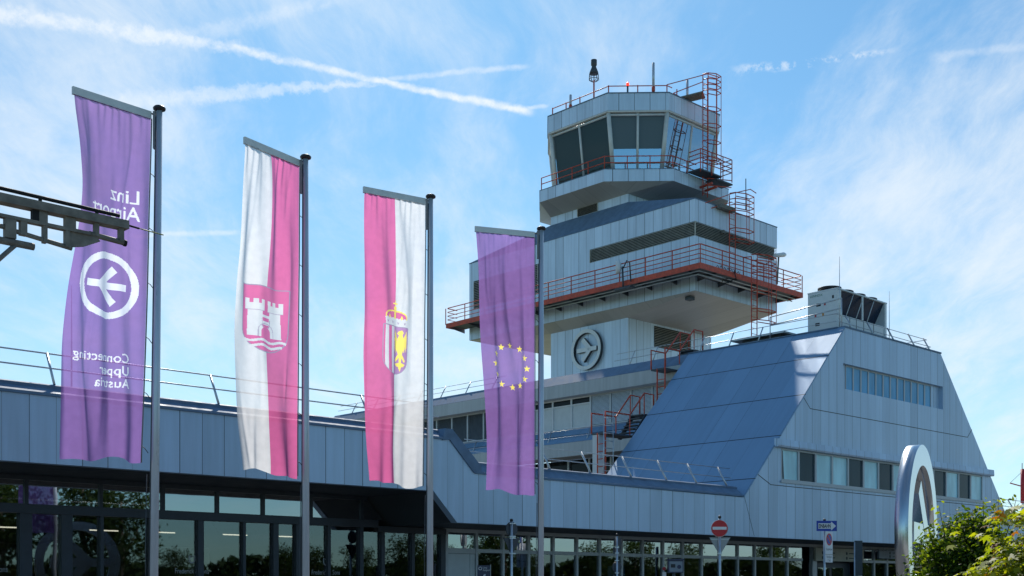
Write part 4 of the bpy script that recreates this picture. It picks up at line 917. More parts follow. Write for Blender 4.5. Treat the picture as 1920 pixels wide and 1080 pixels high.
def paint_castle(g, X, Y):
    g[X > .62 + 0 * Y] = 1
    cx, cy, w_, h_ = .60, 2.53, .80, 1.00
    o = shield_outline(cx, cy, w_, h_); fill(g, o, 2, X, Y); stroke(g, o + [o[0]], .018, 4, X, Y)
    K = lambda pts: [(cx - x, cy + y) for x, y in pts]          # drawn as it shows: x to the right on the picture
    for sx_ in (-.20, .165):
        fill(g, K([(sx_ - .105, -.13), (sx_ + .105, -.13), (sx_ + .12, .27), (sx_ - .12, .27)]), 3, X, Y)
        fill(g, K([(sx_ - .145, -.235), (sx_ + .145, -.235), (sx_ + .145, -.13), (sx_ - .145, -.13)]), 3, X, Y)
        for k in (-.115, 0, .115): fill(g, K([(sx_ + k - .032, -.30), (sx_ + k + .032, -.30), (sx_ + k + .032, -.23), (sx_ + k - .032, -.23)]), 3, X, Y)
        stroke(g, K([(sx_ - .145, -.128), (sx_ + .145, -.128)]), .012, 4, X, Y)
    fill(g, K([(-.10, -.07), (.07, -.07), (.07, -.03), (-.10, -.03)]), 3, X, Y); fill(g, K([(-.10, .03), (.07, .03), (.07, .08), (-.10, .08)]), 3, X, Y)
    stroke(g, K([(-.10, .0), (-.095, .10), (-.015, .145), (.065, .10), (.07, .0)]), .012, 4, X, Y)
    ar_ = [(-.015 + .15 * math.cos(t_), .27 - .14 * math.sin(t_) * 0 - (.16 * math.sin(t_))) for t_ in np.linspace(0, math.pi, 12)]
    fill(g, K([(.135, .27)] + ar_ + [(-.165, .27)]), 3, X, Y)
    inn = [(-.015 + .095 * math.cos(t_), .20 - .09 * math.sin(t_)) for t_ in np.linspace(0, math.pi, 12)]
    fill(g, K([(.08, .272)] + inn + [(-.11, .272)]), 2, X, Y)
    stroke(g, K([(.135, .27)] + [(-.015 + .15 * math.cos(t_), .18 - .12 * math.sin(t_)) for t_ in np.linspace(0, math.pi, 12)] + [(-.165, .27)]), .010, 4, X, Y)
    for yb in (.335, .415):
        wv = [(x, yb + .018 * math.sin(x * 17)) for x in np.linspace(-.36, .36, 30)] if yb < .4 else [(x, yb + .018 * math.sin(x * 17)) for x in np.linspace(-.29, .29, 26)]
        stroke(g, K(wv), .038, 3, X, Y)
def paint_eagle(g, X, Y):
    g[X > .585] = 1
    cx, cy, w_, h_ = .585, 2.62, .56, .82
    o = shield_outline(cx, cy, w_, h_)
    sel = np.zeros(X.shape, int); fill(sel, o, 1, X, Y); ins = sel > 0
    xr = cx - X                                                   # to the right on the picture
    g[ins & (xr < 0)] = 2; 
    for x0, x1 in ((-.24, -.165), (-.085, -.01)): g[ins & (xr > x0) & (xr < x1)] = 3
    g[ins & (xr >= 0)] = 5
    K = lambda pts: [(cx - x, cy + y) for x, y in pts]
    ex = .135
    E_ = [[(-.03, -.34), (.02, -.36), (.05, -.32), (.03, -.28), (.05, -.22), (.06, -.05), (.03, .06), (-.03, .06), (-.06, -.05), (-.04, -.22), (-.02, -.28), (-.06, -.30)],
          [(-.05, -.22), (-.11, -.35), (-.125, -.20), (-.115, .02), (-.085, -.08), (-.07, .03), (-.04, -.06)],
          [(.05, -.22), (.11, -.35), (.125, -.20), (.115, .02), (.085, -.08), (.07, .03), (.04, -.06)],
          [(-.03, .05), (-.10, .16), (-.08, .19), (.0, .09)], [(.03, .05), (.10, .16), (.08, .19), (.0, .09)],
          [(-.015, .05), (.015, .05), (.02, .2), (.07, .26), (.03, .27), (.0, .36), (-.03, .27), (-.07, .26), (-.02, .2)],
          [(-.02, .2), (-.10, .22), (-.06, .27)], [(.02, .2), (.10, .22), (.06, .27)]]
    for q in E_: fill(g, K([(ex + x, y) for x, y in q]), 6, X, Y)
    stroke(g, o + [o[0]], .014, 4, X, Y)
    # crown of the shield
    top = -h_ / 2 - .01
    fill(g, K([(-.24, top), (.24, top), (.25, top - .10), (-.25, top - .10)]), 3, X, Y)
    for k in range(6): fill(g, K([(-.21 + k * .084 + .05 * math.cos(t_), top - .10 - .035 * math.sin(t_)) for t_ in np.linspace(0, math.pi, 8)]), 3, X, Y)
    dome = [(.24 * math.cos(t_), top - .12 - .13 * math.sin(t_) ** .6) for t_ in np.linspace(0, math.pi, 16)]
    d2 = np.zeros(X.shape, int); fill(d2, K(dome), 1, X, Y); g[(d2 > 0) & (g != 3)] = 2
    stroke(g, K(dome), .025, 6, X, Y); fill(g, K([(-.02, top - .12), (.02, top - .12), (.03, top - .32), (-.03, top - .32)]), 6, X, Y)
    for x in (-.14, .14): fill(g, K([(x - .022, top - .14), (x, top - .10), (x + .022, top - .14), (x, top - .19)]), 6, X, Y)
    stroke(g, K([(0, top - .30), (0, top - .42)]), .02, 6, X, Y); stroke(g, K([(-.04, top - .375), (.04, top - .375)]), .02, 6, X, Y)
    for x in (-.19, -.06, .08, .2): stroke(g, K([(x - .015, top - .07), (x, top - .035), (x + .015, top - .07)]), .012, 4, X, Y)
def paint_stars(g, X, Y):
    for k in range(12):
        an = 2 * math.pi * k / 12; cx, cy = .545 + .40 * math.sin(an), 2.53 - .40 * math.cos(an)
        fill(g, [(cx + (.068 if i % 2 == 0 else .027) * math.sin(math.pi * i / 5), cy - (.068 if i % 2 == 0 else .027) * math.cos(math.pi * i / 5)) for i in range(10)], 1, X, Y)

banner('purple banner on the nearest pole with white aeroplane ring and mirrored lettering', 17.3, 8.38, 3.47, [(0, -5.155, 47.2), (.12, -5.17, 52.8), (.27, -5.193, 57), (.42, -5.208, 54), (.55, -5.224, 47), (.68, -5.246, 43), (.85, -5.277, 43.2), (1, -5.307, 44.2)],
       paint_logo, ['cloth_purple', 'cloth_lettering', 'cloth_lettering'], ['cloth', 'lettering', 'ring_emblem'], 3, [(1.0, .6, .030, .5), (2.1, 2.0, .024, -.6), (3.6, 4.0, .012, .8)], BG)
banner('white and pink banner with a twin towered castle shield', 19.2, 8.36, 3.45, [(0, -3.372, 57), (.14, -3.38, 54.8), (.27, -3.38, 51.2), (.42, -3.389, 46), (.55, -3.397, 43.8), (.68, -3.397, 46), (.85, -3.406, 50), (1, -3.406, 56)],
       paint_castle, ['cloth_pink', 'cloth_white', 'cloth_pink', 'cloth_white', 'cloth_grey_line'], ['cloth', 'cloth', 'shield_emblem', 'shield_emblem', 'shield_emblem'], 5, [(1.2, 2.6, .034, .4), (2.4, .4, .020, -.5), (4.0, 1.0, .010, .9)], BG)
banner('pink and white banner with a crowned shield and yellow eagle', 21.2, 8.39, 3.46, [(0, -1.521, 32.5), (.14, -1.521, 33.5), (.27, -1.53, 36.2), (.42, -1.54, 38), (.55, -1.54, 36.2), (.68, -1.549, 39), (.85, -1.558, 41.2), (1, -1.568, 45.8)],
       paint_eagle, ['cloth_white', 'cloth_pink', 'cloth_pink', 'cloth_white', 'cloth_grey_line', 'cloth_mauve', 'cloth_yellow'], ['cloth', 'cloth'] + ['shield_emblem'] * 5, 8, [(1.1, 4.1, .034, -.3), (2.6, .9, .018, .6), (4.2, 2.5, .009, -.8)], BG)
banner('purple banner with a ring of twelve yellow stars', 23.2, 8.39, 3.47, [(0, .429, 18), (.14, .429, 24), (.27, .429, 27.5), (.42, .429, 31.8), (.55, .429, 35.2), (.68, .429, 37), (.85, .429, 38.8), (1, .429, 38.8)],
       paint_stars, ['cloth_purple', 'cloth_yellow'], ['cloth', 'star_ring'], 11, [(1.0, 1.7, .034, .4), (2.2, 3.9, .024, -.4), (3.4, .2, .012, .7)], BG)

# ------------------------------------------------------------------ ring sculpture
scu = thing('ring_sculpture', 'tall brushed steel ring sculpture with an aeroplane shape inside, beside the bushes', 'sculpture', (7.09, 21.2, 0), 'w')
BETA = R(27.7); E1 = Vector((math.sin(BETA), math.cos(BETA))); N1 = Vector((math.cos(BETA), -math.sin(BETA)))
def rs(x, y, d): return (7.09 + E1.x * x + N1.x * d, 21.2 + E1.y * x + N1.y * d, 2.62 + y)
RO, RI, TH = 1.55, 1.19, .11
mb = MB(); n = 96; base = len(mb.v)
for i in range(n):
    an = 2 * math.pi * i / n; c_, s_ = math.cos(an), math.sin(an)
    mb.v += [rs(RO * c_, RO * s_, -TH), rs(RO * c_, RO * s_, TH), rs(RI * c_, RI * s_, TH), rs(RI * c_, RI * s_, -TH)]
for i in range(n):
    a, b = 4 * i, 4 * ((i + 1) % n)
    for k in range(4): mb.face([a + k, b + k, b + (k + 1) % 4, a + (k + 1) % 4], k in (0, 2))
ro_ = part('ring', mb, 'brushed_steel', scu); 
bar, arms = emblem_polys(); S_ = 1.5
mb = MB(); mb.hexa([rs(x * S_, y * S_, -TH + .01) for x, y in [(-.62, -.115), (.80, -.115), (.80, .115), (-.62, .115)]], [rs(x * S_, y * S_, TH - .01) for x, y in [(-.62, -.115), (.80, -.115), (.80, .115), (-.62, .115)]])
part('aeroplane_body', mb, 'brushed_steel', scu)
for q in arms: part('aeroplane_wing', MB().hexa([rs(x * S_, y * S_, -TH + .02) for x, y in q], [rs(x * S_, y * S_, TH - .006) for x, y in q]), 'brushed_steel', scu)
part('plinth', MB().hexa([rs(-.7, -2.62, -.3), rs(.7, -2.62, -.3), rs(.7, -2.62, .3), rs(-.7, -2.62, .3)], [rs(-.6, -1.42, -.2), rs(.6, -1.42, -.2), rs(.6, -1.42, .2), rs(-.6, -1.42, .2)]), 'paving', scu)

# ------------------------------------------------------------------ traffic signs
def plate_fn(x0, y0, yaw): 
    c_, s_ = math.cos(yaw), math.sin(yaw)
    return lambda x, d, z: (x0 + x * c_ + d * s_, y0 + x * s_ - d * c_, z)     # d = towards the viewer
def disc(f, r, zc, d0, d1, n=32): 
    return MB().hexa([f(r * math.cos(2 * math.pi * i / n), d0, zc + r * math.sin(2 * math.pi * i / n)) for i in range(n)], [f(r * math.cos(2 * math.pi * i / n), d1, zc + r * math.sin(2 * math.pi * i / n)) for i in range(n)])
def slab(f, x0, x1, z0, z1, d0, d1): return MB().hexa([f(x0, d0, z0), f(x1, d0, z0), f(x1, d0, z1), f(x0, d0, z1)], [f(x0, d1, z0), f(x1, d1, z0), f(x1, d1, z1), f(x0, d1, z1)])
def post(t, x, y, z1, r=.038, mat='galvanised'):
    part('pole', MB().tube([(x, y, 0), (x, y, z1)], r, 12), mat, t); part('pole_cap', MB().lathe([(r * 1.2, z1), (r * 1.2, z1 + .05), (r * .6, z1 + .07)], x, y, 12), 'black_plastic', t)
# no entry + back of a give-way sign
X1, Y1 = 6.17, 36.0
t = thing('sign_post', 'round red no entry sign above the pale back of a triangular sign', 'road sign', (X1, Y1, 0), 'w'); post(t, X1, Y1, 3.74)
f = plate_fn(X1 - .02, Y1, R(4)); pd = part('no_entry_sign', disc(f, .245, 3.43, .05, .07), 'sign_red', t)
part('white_bar', slab(f, -.21, .21, 3.39, 3.475, .071, .076), 'sign_white', pd)
part('sign_rim', disc(f, .255, 3.43, .035, .049), 'sign_white', pd)
part('rear_sign', disc(plate_fn(X1 + .02, Y1, R(4)), .255, 3.43, -.09, -.07), 'sign_back', t)
tri = [(-.32, 3.165), (.32, 3.165), (0, 2.63)]
gw = part('give_way_sign', MB().hexa([f(x + .04, -.05, z) for x, z in tri], [f(x + .04, -.07, z) for x, z in tri]), 'sign_back', t)
part('bracket', slab(f, -.24, .3, 3.10, 3.12, -.048, -.03), 'galvanised', gw)
part('clamp', MB().box(X1 - .06, X1 + .06, Y1 - .05, Y1 + .05, 2.66, 2.71), 'galvanised', t)
# signs seen from behind
X2, Y2 = -.015, 33.0
t = thing('sign_post', 'round and triangular road signs seen from behind beside the farthest flagpole', 'road sign', (X2, Y2, 0), 'w'); post(t, X2, Y2, 3.48, .038)
f = plate_fn(X2 + .04, Y2, R(38)); part('round_sign', disc(f, .20, 3.27, -.07, -.05), 'sign_back_dark', t)
part('triangle_sign', MB().hexa([f(x, -.07, z) for x, z in [(-.29, 3.03), (.29, 3.03), (0, 2.55)]], [f(x, -.05, z) for x, z in [(-.29, 3.03), (.29, 3.03), (0, 2.55)]]), 'sign_back_dark', t)
for z in (3.42, 3.07, 3.02, 2.6): part('clamp', slab(plate_fn(X2, Y2, 0), -.05, .12, z - .015, z + .015, .03, .045), 'galvanised', t)
X3, Y3 = 2.9, 33.5
t = thing('sign_post', 'post with dark sign backs standing before the blue poster window', 'road sign', (X3, Y3, 0), 'w'); post(t, X3, Y3, 3.1, .03)
f = plate_fn(X3 + .03, Y3, R(25)); part('board', slab(f, -.12, .12, 2.61, 2.80, -.07, -.05), 'sign_back_dark', t); part('round_sign', disc(f, .15, 2.24, -.07, -.05), 'sign_back_dark', t); part('board', slab(f, -.12, .12, 1.5, 2.03, -.07, -.05), 'sign_back_dark', t)
part('board', slab(f, -.1, .14, 2.83, 3.05, -.07, -.05), 'sign_back_dark', t)
for z in (2.78, 2.63, 2.42, 2.08): part('clamp', slab(plate_fn(X3, Y3, 0), -.06, .06, z - .012, z + .012, .03, .042), 'galvanised', t)
# one-way arrow and no-waiting sign
X4, Y4 = 9.86, 38.0
t = thing('sign_post', 'blue one way arrow plate above a white no waiting sign', 'road sign', (X4, Y4, 0), 'w'); post(t, X4 - .06, Y4, 3.76, .036)
f = plate_fn(X4, Y4, R(3)); ow = part('one_way_sign', slab(f, -.33, .31, 3.44, 3.765, .045, .06), 'sign_blue', t)
arrow = [(-.28, 3.515), (.13, 3.515), (.13, 3.46), (.285, 3.60), (.13, 3.74), (.13, 3.685), (-.28, 3.685)]
part('arrow', MB().hexa([f(x, .0605, z) for x, z in arrow], [f(x, .064, z) for x, z in arrow]), 'sign_white', ow)
mb = MB(); put_text(mb, 'EINBAHN', .165, lambda x, y: f(-.075 + x, .066, 3.543 + y), .55, 'CENTER', .005); part('lettering', mb, 'sign_black', ow)
f = plate_fn(X4 + .03, Y4, R(48)); nw = part('no_waiting_sign', slab(f, -.235, .235, 2.72, 3.42, .045, .06), 'sign_white', t)
part('red_disc', disc(f, .19, 3.18, .0605, .064), 'sign_red', nw); part('blue_disc', disc(f, .145, 3.18, .0642, .067), 'sign_blue', nw)
d_ = .022; part('red_stroke', MB().poly([f(-.11 - d_, .069, 3.28 - d_), f(-.11 + d_, .069, 3.28 + d_), f(.11 + d_, .069, 3.08 + d_), f(.11 - d_, .069, 3.08 - d_)]), 'sign_red', nw)
mb = MB(); put_text(mb, 'Kurzparkzone', .11, lambda x, y: f(x, .063, 2.84 + y), .62); part('lettering', mb, 'sign_black', nw)
sp = part('time_plate', slab(f, -.235, .235, 2.46, 2.70, .045, .06), 'sign_white', t)
mb = MB(); put_text(mb, 'Parkdauer', .11, lambda x, y: f(x, .063, 2.60 + y), .75); part('lettering', mb, 'sign_black', sp)
mb = MB(); put_text(mb, '1 Std.', .11, lambda x, y: f(x, .063, 2.49 + y), .85); part('lettering', mb, 'sign_black', sp)
# thin dark post at right, with box
X5, Y5 = 12.35, 43.5
t = thing('pillar', 'dark upright sign pillar seen edge on before the entrance at right', 'pillar', (X5, Y5, 0), 'w')
part('body', MB().box(X5 - .05, X5 + .22, Y5 - .04, Y5 + .04, 2.1, 3.35), 'frame_dark', t); part('pole', MB().tube([(X5 - .07, Y5 - .06, 0), (X5 - .07, Y5 - .06, 3.3)], .025, 8), 'galvanised', t)
# ticket machine, small round notice, info board, wall boards, poster
X6, Y6 = 4.72, 35.0
t = thing('ticket_machine', 'dark blue grey machine with screen on a post before the glazing', 'ticket machine', (X6, Y6, 0), 'w')
part('post', MB().tube([(X6 - .05, Y6, 0), (X6 - .05, Y6, 2.1)], .05, 10), 'galvanised', t)
hs = part('housing', MB().box(X6 - .22, X6 + .22, Y6 - .12, Y6 + .12, 2.10, 2.46).box(X6 - .24, X6 + .24, Y6 - .16, Y6 + .14, 2.461, 2.50), 'board_navy', t)
part('front_plate', MB().box(X6 - .19, X6 + .19, Y6 - .128, Y6 - .122, 2.13, 2.43), 'board_bluegrey', hs); part('screen', MB().box(X6 - .15, X6 - .02, Y6 - .136, Y6 - .13, 2.25, 2.35), 'sign_black', hs)
f = plate_fn(X6, Y6, 0); part('dial', disc(f, .06, 2.27, .13, .136, 20).map(lambda x, y, z: (x + .09, y, z)), 'board_navy', hs)
X7, Y7 = 4.42, 35.2
t = thing('small_notice', 'small white notice with a red disc next to the ticket machine', 'sign', (X7, Y7, 0), 'w')
part('post', MB().tube([(X7, Y7, 0), (X7, Y7, 2.05)], .02, 8), 'galvanised', t); f = plate_fn(X7, Y7, 0); part('plate', slab(f, -.055, .055, 1.9, 2.12, .025, .035), 'sign_white', t); part('disc', disc(f, .055, 2.22, .025, .035, 20), 'warning_red', t)
X8, Y8 = -.79, 34.0
t = thing('info_board', 'navy information board with white figures beside the pale door', 'sign', (X8, Y8, 0), 'w')
fb = part('board', MB().box(X8 - .18, X8 + .18, Y8 - .04, Y8 + .04, .9, 2.30), 'board_navy', t); part('frame', MB().box(X8 - .2, X8 - .181, Y8 - .05, Y8 + .05, .0, 2.32).box(X8 + .181, X8 + .2, Y8 - .05, Y8 + .05, 0, 2.32), 'sign_back', t)
f = plate_fn(X8, Y8, 0); mb = MB(); put_text(mb, 'Linz', .075, lambda x, y: f(-.03 + x, .043, 2.21 + y), 1, 'LEFT'); put_text(mb, 'Airport', .075, lambda x, y: f(-.03 + x, .043, 2.14 + y), 1, 'LEFT')
for i in range(20):
    a0, a1 = 2 * math.pi * i / 20, 2 * math.pi * (i + 1) / 20
    mb.poly([f(-.1 + r_ * math.cos(a_), .043, 2.21 + r_ * math.sin(a_)) for r_, a_ in ((.05, a0), (.05, a1), (.035, a1), (.035, a0))])
mb.poly([f(-.08, .043, 1.9), f(-.02, .043, 1.9), f(.06, .043, 2.05), f(.01, .043, 2.05)]); mb.poly([f(.02, .043, 1.75), f(.07, .043, 1.75), f(.07, .043, 2.0), f(.02, .043, 2.0)])
part('lettering', mb, 'sign_white', fb)
t = thing('door_sign', 'beige sign panel with small pictograms above the entrance door', 'sign', (45.1, GB, 3.0))
sp = part('panel', MB().box(43.2, 46.95, GB - .22, GB - .12, 2.76, 3.30), 'board_beige', t)
mb = MB()
for a, zz, s_ in ((43.9, 3.10, 'Abflug'), (43.9, 2.90, 'Ankunft'), (45.75, 3.10, 'Information'), (45.75, 2.90, 'Parken')):
    for i in range(12): q0, q1 = 2 * math.pi * i / 12, 2 * math.pi * (i + 1) / 12; mb.poly([(a - .18, GB - .224, zz), (a - .18 + .07 * math.cos(q0), GB - .224, zz + .07 * math.sin(q0)), (a - .18 + .07 * math.cos(q1), GB - .224, zz + .07 * math.sin(q1))])
    mb.box(a, a + .75, GB - .224, GB - .222, zz - .02, zz + .02)
part('pictogram', mb, 'sign_back_dark', sp)
t = thing('hanging_sign', 'blue grey hanging sign panel right of the entrance door', 'sign', (49.2, GB, 3.0))
sp = part('panel', MB().box(47.75, 50.55, GB - .5, GB - .42, 2.93, 3.28), 'board_bluegrey', t); part('hanger', MB().tube([(48.2, GB - .46, 3.28), (48.2, GB - .46, 3.44)], .02, 6), 'galvanised', t); part('hanger', MB().tube([(50.1, GB - .46, 3.28), (50.1, GB - .46, 3.44)], .02, 6), 'galvanised', t)
part('edge_strip', MB().box(50.5, 50.56, GB - .51, GB - .501, 2.93, 3.28), 'sign_white', sp)
mb = MB(); mb.box(48.6, 48.72, GB - .504, GB - .501, 3.12, 3.24).box(48.9, 50.0, GB - .504, GB - .501, 3.16, 3.2).box(48.6, 48.72, GB - .504, GB - .501, 2.97, 3.08).box(48.9, 50.2, GB - .504, GB - .501, 3.0, 3.04); part('pictogram', mb, 'sign_back_dark', sp)
t = thing('window_poster', 'bright blue poster leaning inside the terminal glazing', 'poster', (31.2, GB + .2, .14)); part('sheet', MB().ext_b([(30.9, .14), (32.2, .14), (31.75, 2.42), (30.9, 2.42)], GB + .15, GB + .18), 'poster_blue', t)
t = thing('vending_box', 'orange fronted dispenser standing inside the dark entrance hall', 'dispenser', (11.5, 29, .14)); part('body', MB().box(11.3, 11.75, 28.9, 29.3, .14, 2.35), 'orange_plastic', t); part('front', MB().box(11.34, 11.71, 28.88, 28.899, 1.2, 2.0), 'sign_black', t)

# ------------------------------------------------------------------ bracket arm reaching in at the upper left
bm = thing('bracket_arm', 'grey steel rail arm with cable reaching in at the upper left', 'bracket', (4.3, 11.18, 5.0))
bq = 11.18
part('top_tube', MB().tube([(2.5, bq + .05, 5.355), (5.38, bq + .05, 5.325)], .018, 10), 'bracket_dark', bm)
for a in (4.6, 5.15): part('tube_clip', MB().box(a - .012, a + .012, bq + .035, bq + .065, 5.266, 5.335), 'bracket_dark', bm)
part('upper_rail', MB().ext_a([(bq - .06, 5.185), (bq + .06, 5.185), (bq + .06, 5.20), (bq - .045, 5.20), (bq - .045, 5.25), (bq + .06, 5.25), (bq + .06, 5.265), (bq - .06, 5.265)], 2.5, 5.43), 'bracket_grey', bm)
part('cover_strip', MB().box(4.23, 5.44, bq - .02, bq + .05, 5.268, 5.276), 'bracket_dark', bm)
part('lower_rail', MB().box(2.5, 5.05, bq - .035, bq + .035, 5.055, 5.085), 'bracket_grey', bm)
for a, w2, z0, z1 in ((4.30, .05, 4.88, 5.056), (4.42, .03, 4.93, 5.056), (4.62, .018, 4.90, 5.056), (4.83, .02, 4.90, 5.056), (4.60, .04, 5.086, 5.186), (4.86, .05, 5.086, 5.186), (5.12, .02, 5.06, 5.186), (5.37, .022, 5.06, 5.186)):
    part('web_plate', MB().box(a - w2, a + w2, bq - .03, bq + .03, z0, z1), 'bracket_grey', bm)
part('spacer', MB().box(4.50, 4.56, bq - .028, bq + .028, 5.086, 5.186), 'bracket_dark', bm)
part('lower_tube', MB().tube([(4.36, bq, 4.955), (4.88, bq, 4.90)], .022, 10), 'bracket_grey', bm)
part('end_tube', MB().tube([(5.05, bq, 5.075), (5.40, bq, 5.055)], .026, 10), 'bracket_grey', bm); part('end_cap', MB().tube([(5.40, bq, 5.055), (5.425, bq, 5.0536)], .032, 10), 'bracket_dark', bm)
part('gusset', MB().ext_b([(4.83, 4.90), (4.83, 5.056), (5.12, 5.056), (5.16, 5.02), (5.0, 4.94)], bq - .012, bq + .012), 'bracket_grey', bm)
part('main_tube', MB().tube([(2.5, bq, 4.86), (4.52, bq, 4.845)], .034, 12), 'bracket_grey', bm); part('side_tube', MB().tube([(2.5, bq, 4.985), (4.28, bq, 4.975)], .022, 10), 'bracket_grey', bm)
part('strut', MB().tube([(3.2, bq, 3.6), (4.36, bq, 4.84)], .022, 8), 'bracket_grey', bm)
part('wire', MB().tube([(5.43, bq, 5.235), (5.82, bq, 5.215)], .006, 6), 'green_wire', bm); part('wire_sleeve', MB().tube([(5.43, bq, 5.236), (5.56, bq, 5.228)], .010, 6), 'bracket_dark', bm)
part('mast', MB().tube([(3.0, bq, 0), (3.0, bq, 5.2)], .06, 12), 'bracket_grey', bm)

# far red and white mast
ms = thing('radio_mast', 'red and white mast with a side arm rising beyond the bushes', 'mast', (41.8, 100, 0), 'w')
for i, (z0, z1, m_) in enumerate(((0, 3, 'sign_white'), (3, 5.8, 'warning_red'), (5.8, 8.6, 'sign_white'), (8.6, 11.4, 'warning_red'))): part('section', MB().tube([(42.2, 100, z0), (42.2, 100, z1)], .22, 10), m_, ms)
part('side_arm', MB().tube([(42.0, 100, 10.0), (41.1, 100, 10.25)], .05, 6), 'warning_red', ms); part('spike', MB().tube([(42.1, 100, 11.4), (42.1, 100, 11.9)], .03, 6), 'dark_steel', ms); part('stay', MB().tube([(41.1, 100, 10.25), (42.0, 100, 11.1)], .015, 5), 'dark_steel', ms)

# ------------------------------------------------------------------ plants
def leaf_mesh(name, centres, normals, sizes, tones, shape, mat, parent, rng):
    """many small leaves as one foliage part; shape = outline in leaf plane (x,y,lift)"""
    k = len(shape); n = len(centres); sh = np.array(shape, float)
    nrm = normals / np.linalg.norm(normals, axis=1, keepdims=True)
    ref = rng.normal(size=(n, 3)); tx = np.cross(nrm, ref); tx /= np.linalg.norm(tx, axis=1, keepdims=True); ty = np.cross(nrm, tx)
    co = centres[:, None, :] + sizes[:, None, None] * (sh[None, :, 0:1] * tx[:, None, :] + sh[None, :, 1:2] * ty[:, None, :] + sh[None, :, 2:3] * nrm[:, None, :])
    org = np.array(ORG[parent.name]); co = (co - org).reshape(-1, 3)
    me = bpy.data.meshes.new(name); me.vertices.add(n * k); me.vertices.foreach_set('co', co.astype(np.float32).ravel())
    me.loops.add(n * k); me.loops.foreach_set('vertex_index', np.arange(n * k, dtype=np.int32)); me.polygons.add(n)
    me.polygons.foreach_set('loop_start', np.arange(0, n * k, k, dtype=np.int32)); me.polygons.foreach_set('loop_total', np.full(n, k, np.int32)); me.update(calc_edges=True)
    at = me.attributes.new('tone', 'FLOAT', 'POINT'); at.data.foreach_set('value', np.repeat(tones, k).astype(np.float32))
    me.materials.append(MATS[mat]); o = bpy.data.objects.new(name, me); C.objects.link(o); o.parent = parent; ORG[o.name] = tuple(org); return o
OVATE = [(0, -.5, 0), (.22, -.2, .06), (.25, .1, .08), (.12, .38, .03), (0, .55, -.05), (-.12, .38, .03), (-.25, .1, .08), (-.22, -.2, .06)]
PALM = []
for i in range(7):
    an = math.radians(-150 + i * 50); L = (.34, .48, .56, .60, .56, .48, .34)[i]
    PALM.append((L * math.sin(an), L * math.cos(an), -.10)); 
    if i < 6: a2 = an + math.radians(25); PALM.append((.26 * math.sin(a2), .26 * math.cos(a2), .02))
PALM.append((0, -.1, .02))

rng = np.random.RandomState(5)
sh = thing('shrub', 'dense dark green shrub with small bright shoots beside the steel ring', 'shrub', (4.75, 12.5, 0), 'w')
mb = MB(); tips = []
for i in range(16):
    an = rng.uniform(0, 6.28); r_ = rng.uniform(.1, .42); zt_ = rng.uniform(1.3, 2.35)
    tip = (4.75 + r_ * math.cos(an), 12.5 + r_ * 1.2 * math.sin(an), zt_); mb.tube([(4.75 + .06 * math.cos(an), 12.5 + .06 * math.sin(an), 0), (4.75 + r_ * .5 * math.cos(an), 12.5 + r_ * .5 * math.sin(an), zt_ * .55), tip], [.022, .014, .004], 6)
    tips.append(tip)
part('stem', mb, 'bark', sh)
cs, ns, ss, ts = [], [], [], []
clumps = []
for i in range(480):
    d = rng.normal(size=3); d /= np.linalg.norm(d); f_ = rng.uniform(.55, 1.0) ** .5
    clumps.append(np.array([4.70 + .56 * d[0] * f_, 12.5 + .6 * d[1] * f_, 1.42 + 1.0 * d[2] * f_]))
for c in clumps:
    k = rng.randint(50, 80); p = c + rng.normal(size=(k, 3)) * np.array([.085, .085, .075]); cs.append(p)
    out = (c - np.array([4.75, 12.5, 1.4])); ns.append(rng.normal(size=(k, 3)) * .75 + out * .6 + np.array([0, 0, .5])); ss.append(rng.uniform(.034, .062, k)); ts.append(rng.uniform(.05, .62, k))
for (x, y, z, tx_, ty_, tz_) in ((4.42, 12.3, 2.0, 4.30, 12.2, 2.50), (4.35, 12.4, 1.9, 4.22, 12.3, 2.30), (4.6, 12.4, 2.2, 4.62, 12.35, 2.42), (4.95, 12.4, 2.2, 4.98, 12.4, 2.62), (5.05, 12.4, 2.2, 5.12, 12.3, 2.60), (4.85, 12.5, 2.2, 4.82, 12.4, 2.58), (4.30, 12.3, 1.4, 4.18, 12.2, 1.75), (4.32, 12.3, 1.7, 4.15, 12.2, 2.05), (5.2, 12.5, 2.0, 5.3, 12.4, 2.45), (4.5, 12.3, 1.5, 4.22, 12.2, 1.95)):
    part('shoot', MB().tube([(x, y, z), ((x + tx_) / 2 + .01, (y + ty_) / 2, (z + tz_) / 2), (tx_, ty_, tz_)], [.006, .005, .002], 5), 'bark', sh)
    k = 46; q = rng.uniform(.15, 1, k)[:, None]; p = np.array([x, y, z]) * (1 - q) + np.array([tx_, ty_, tz_]) * q + rng.normal(size=(k, 3)) * .045
    cs.append(p); ns.append(rng.normal(size=(k, 3)) * .7 + np.array([0, -.1, .9])); ss.append(rng.uniform(.04, .065, k)); ts.append(rng.uniform(.72, 1.0, k))
leaf_mesh('foliage', np.vstack(cs), np.vstack(ns), np.concatenate(ss), np.concatenate(ts), OVATE, 'shrub_leaf', sh, rng)

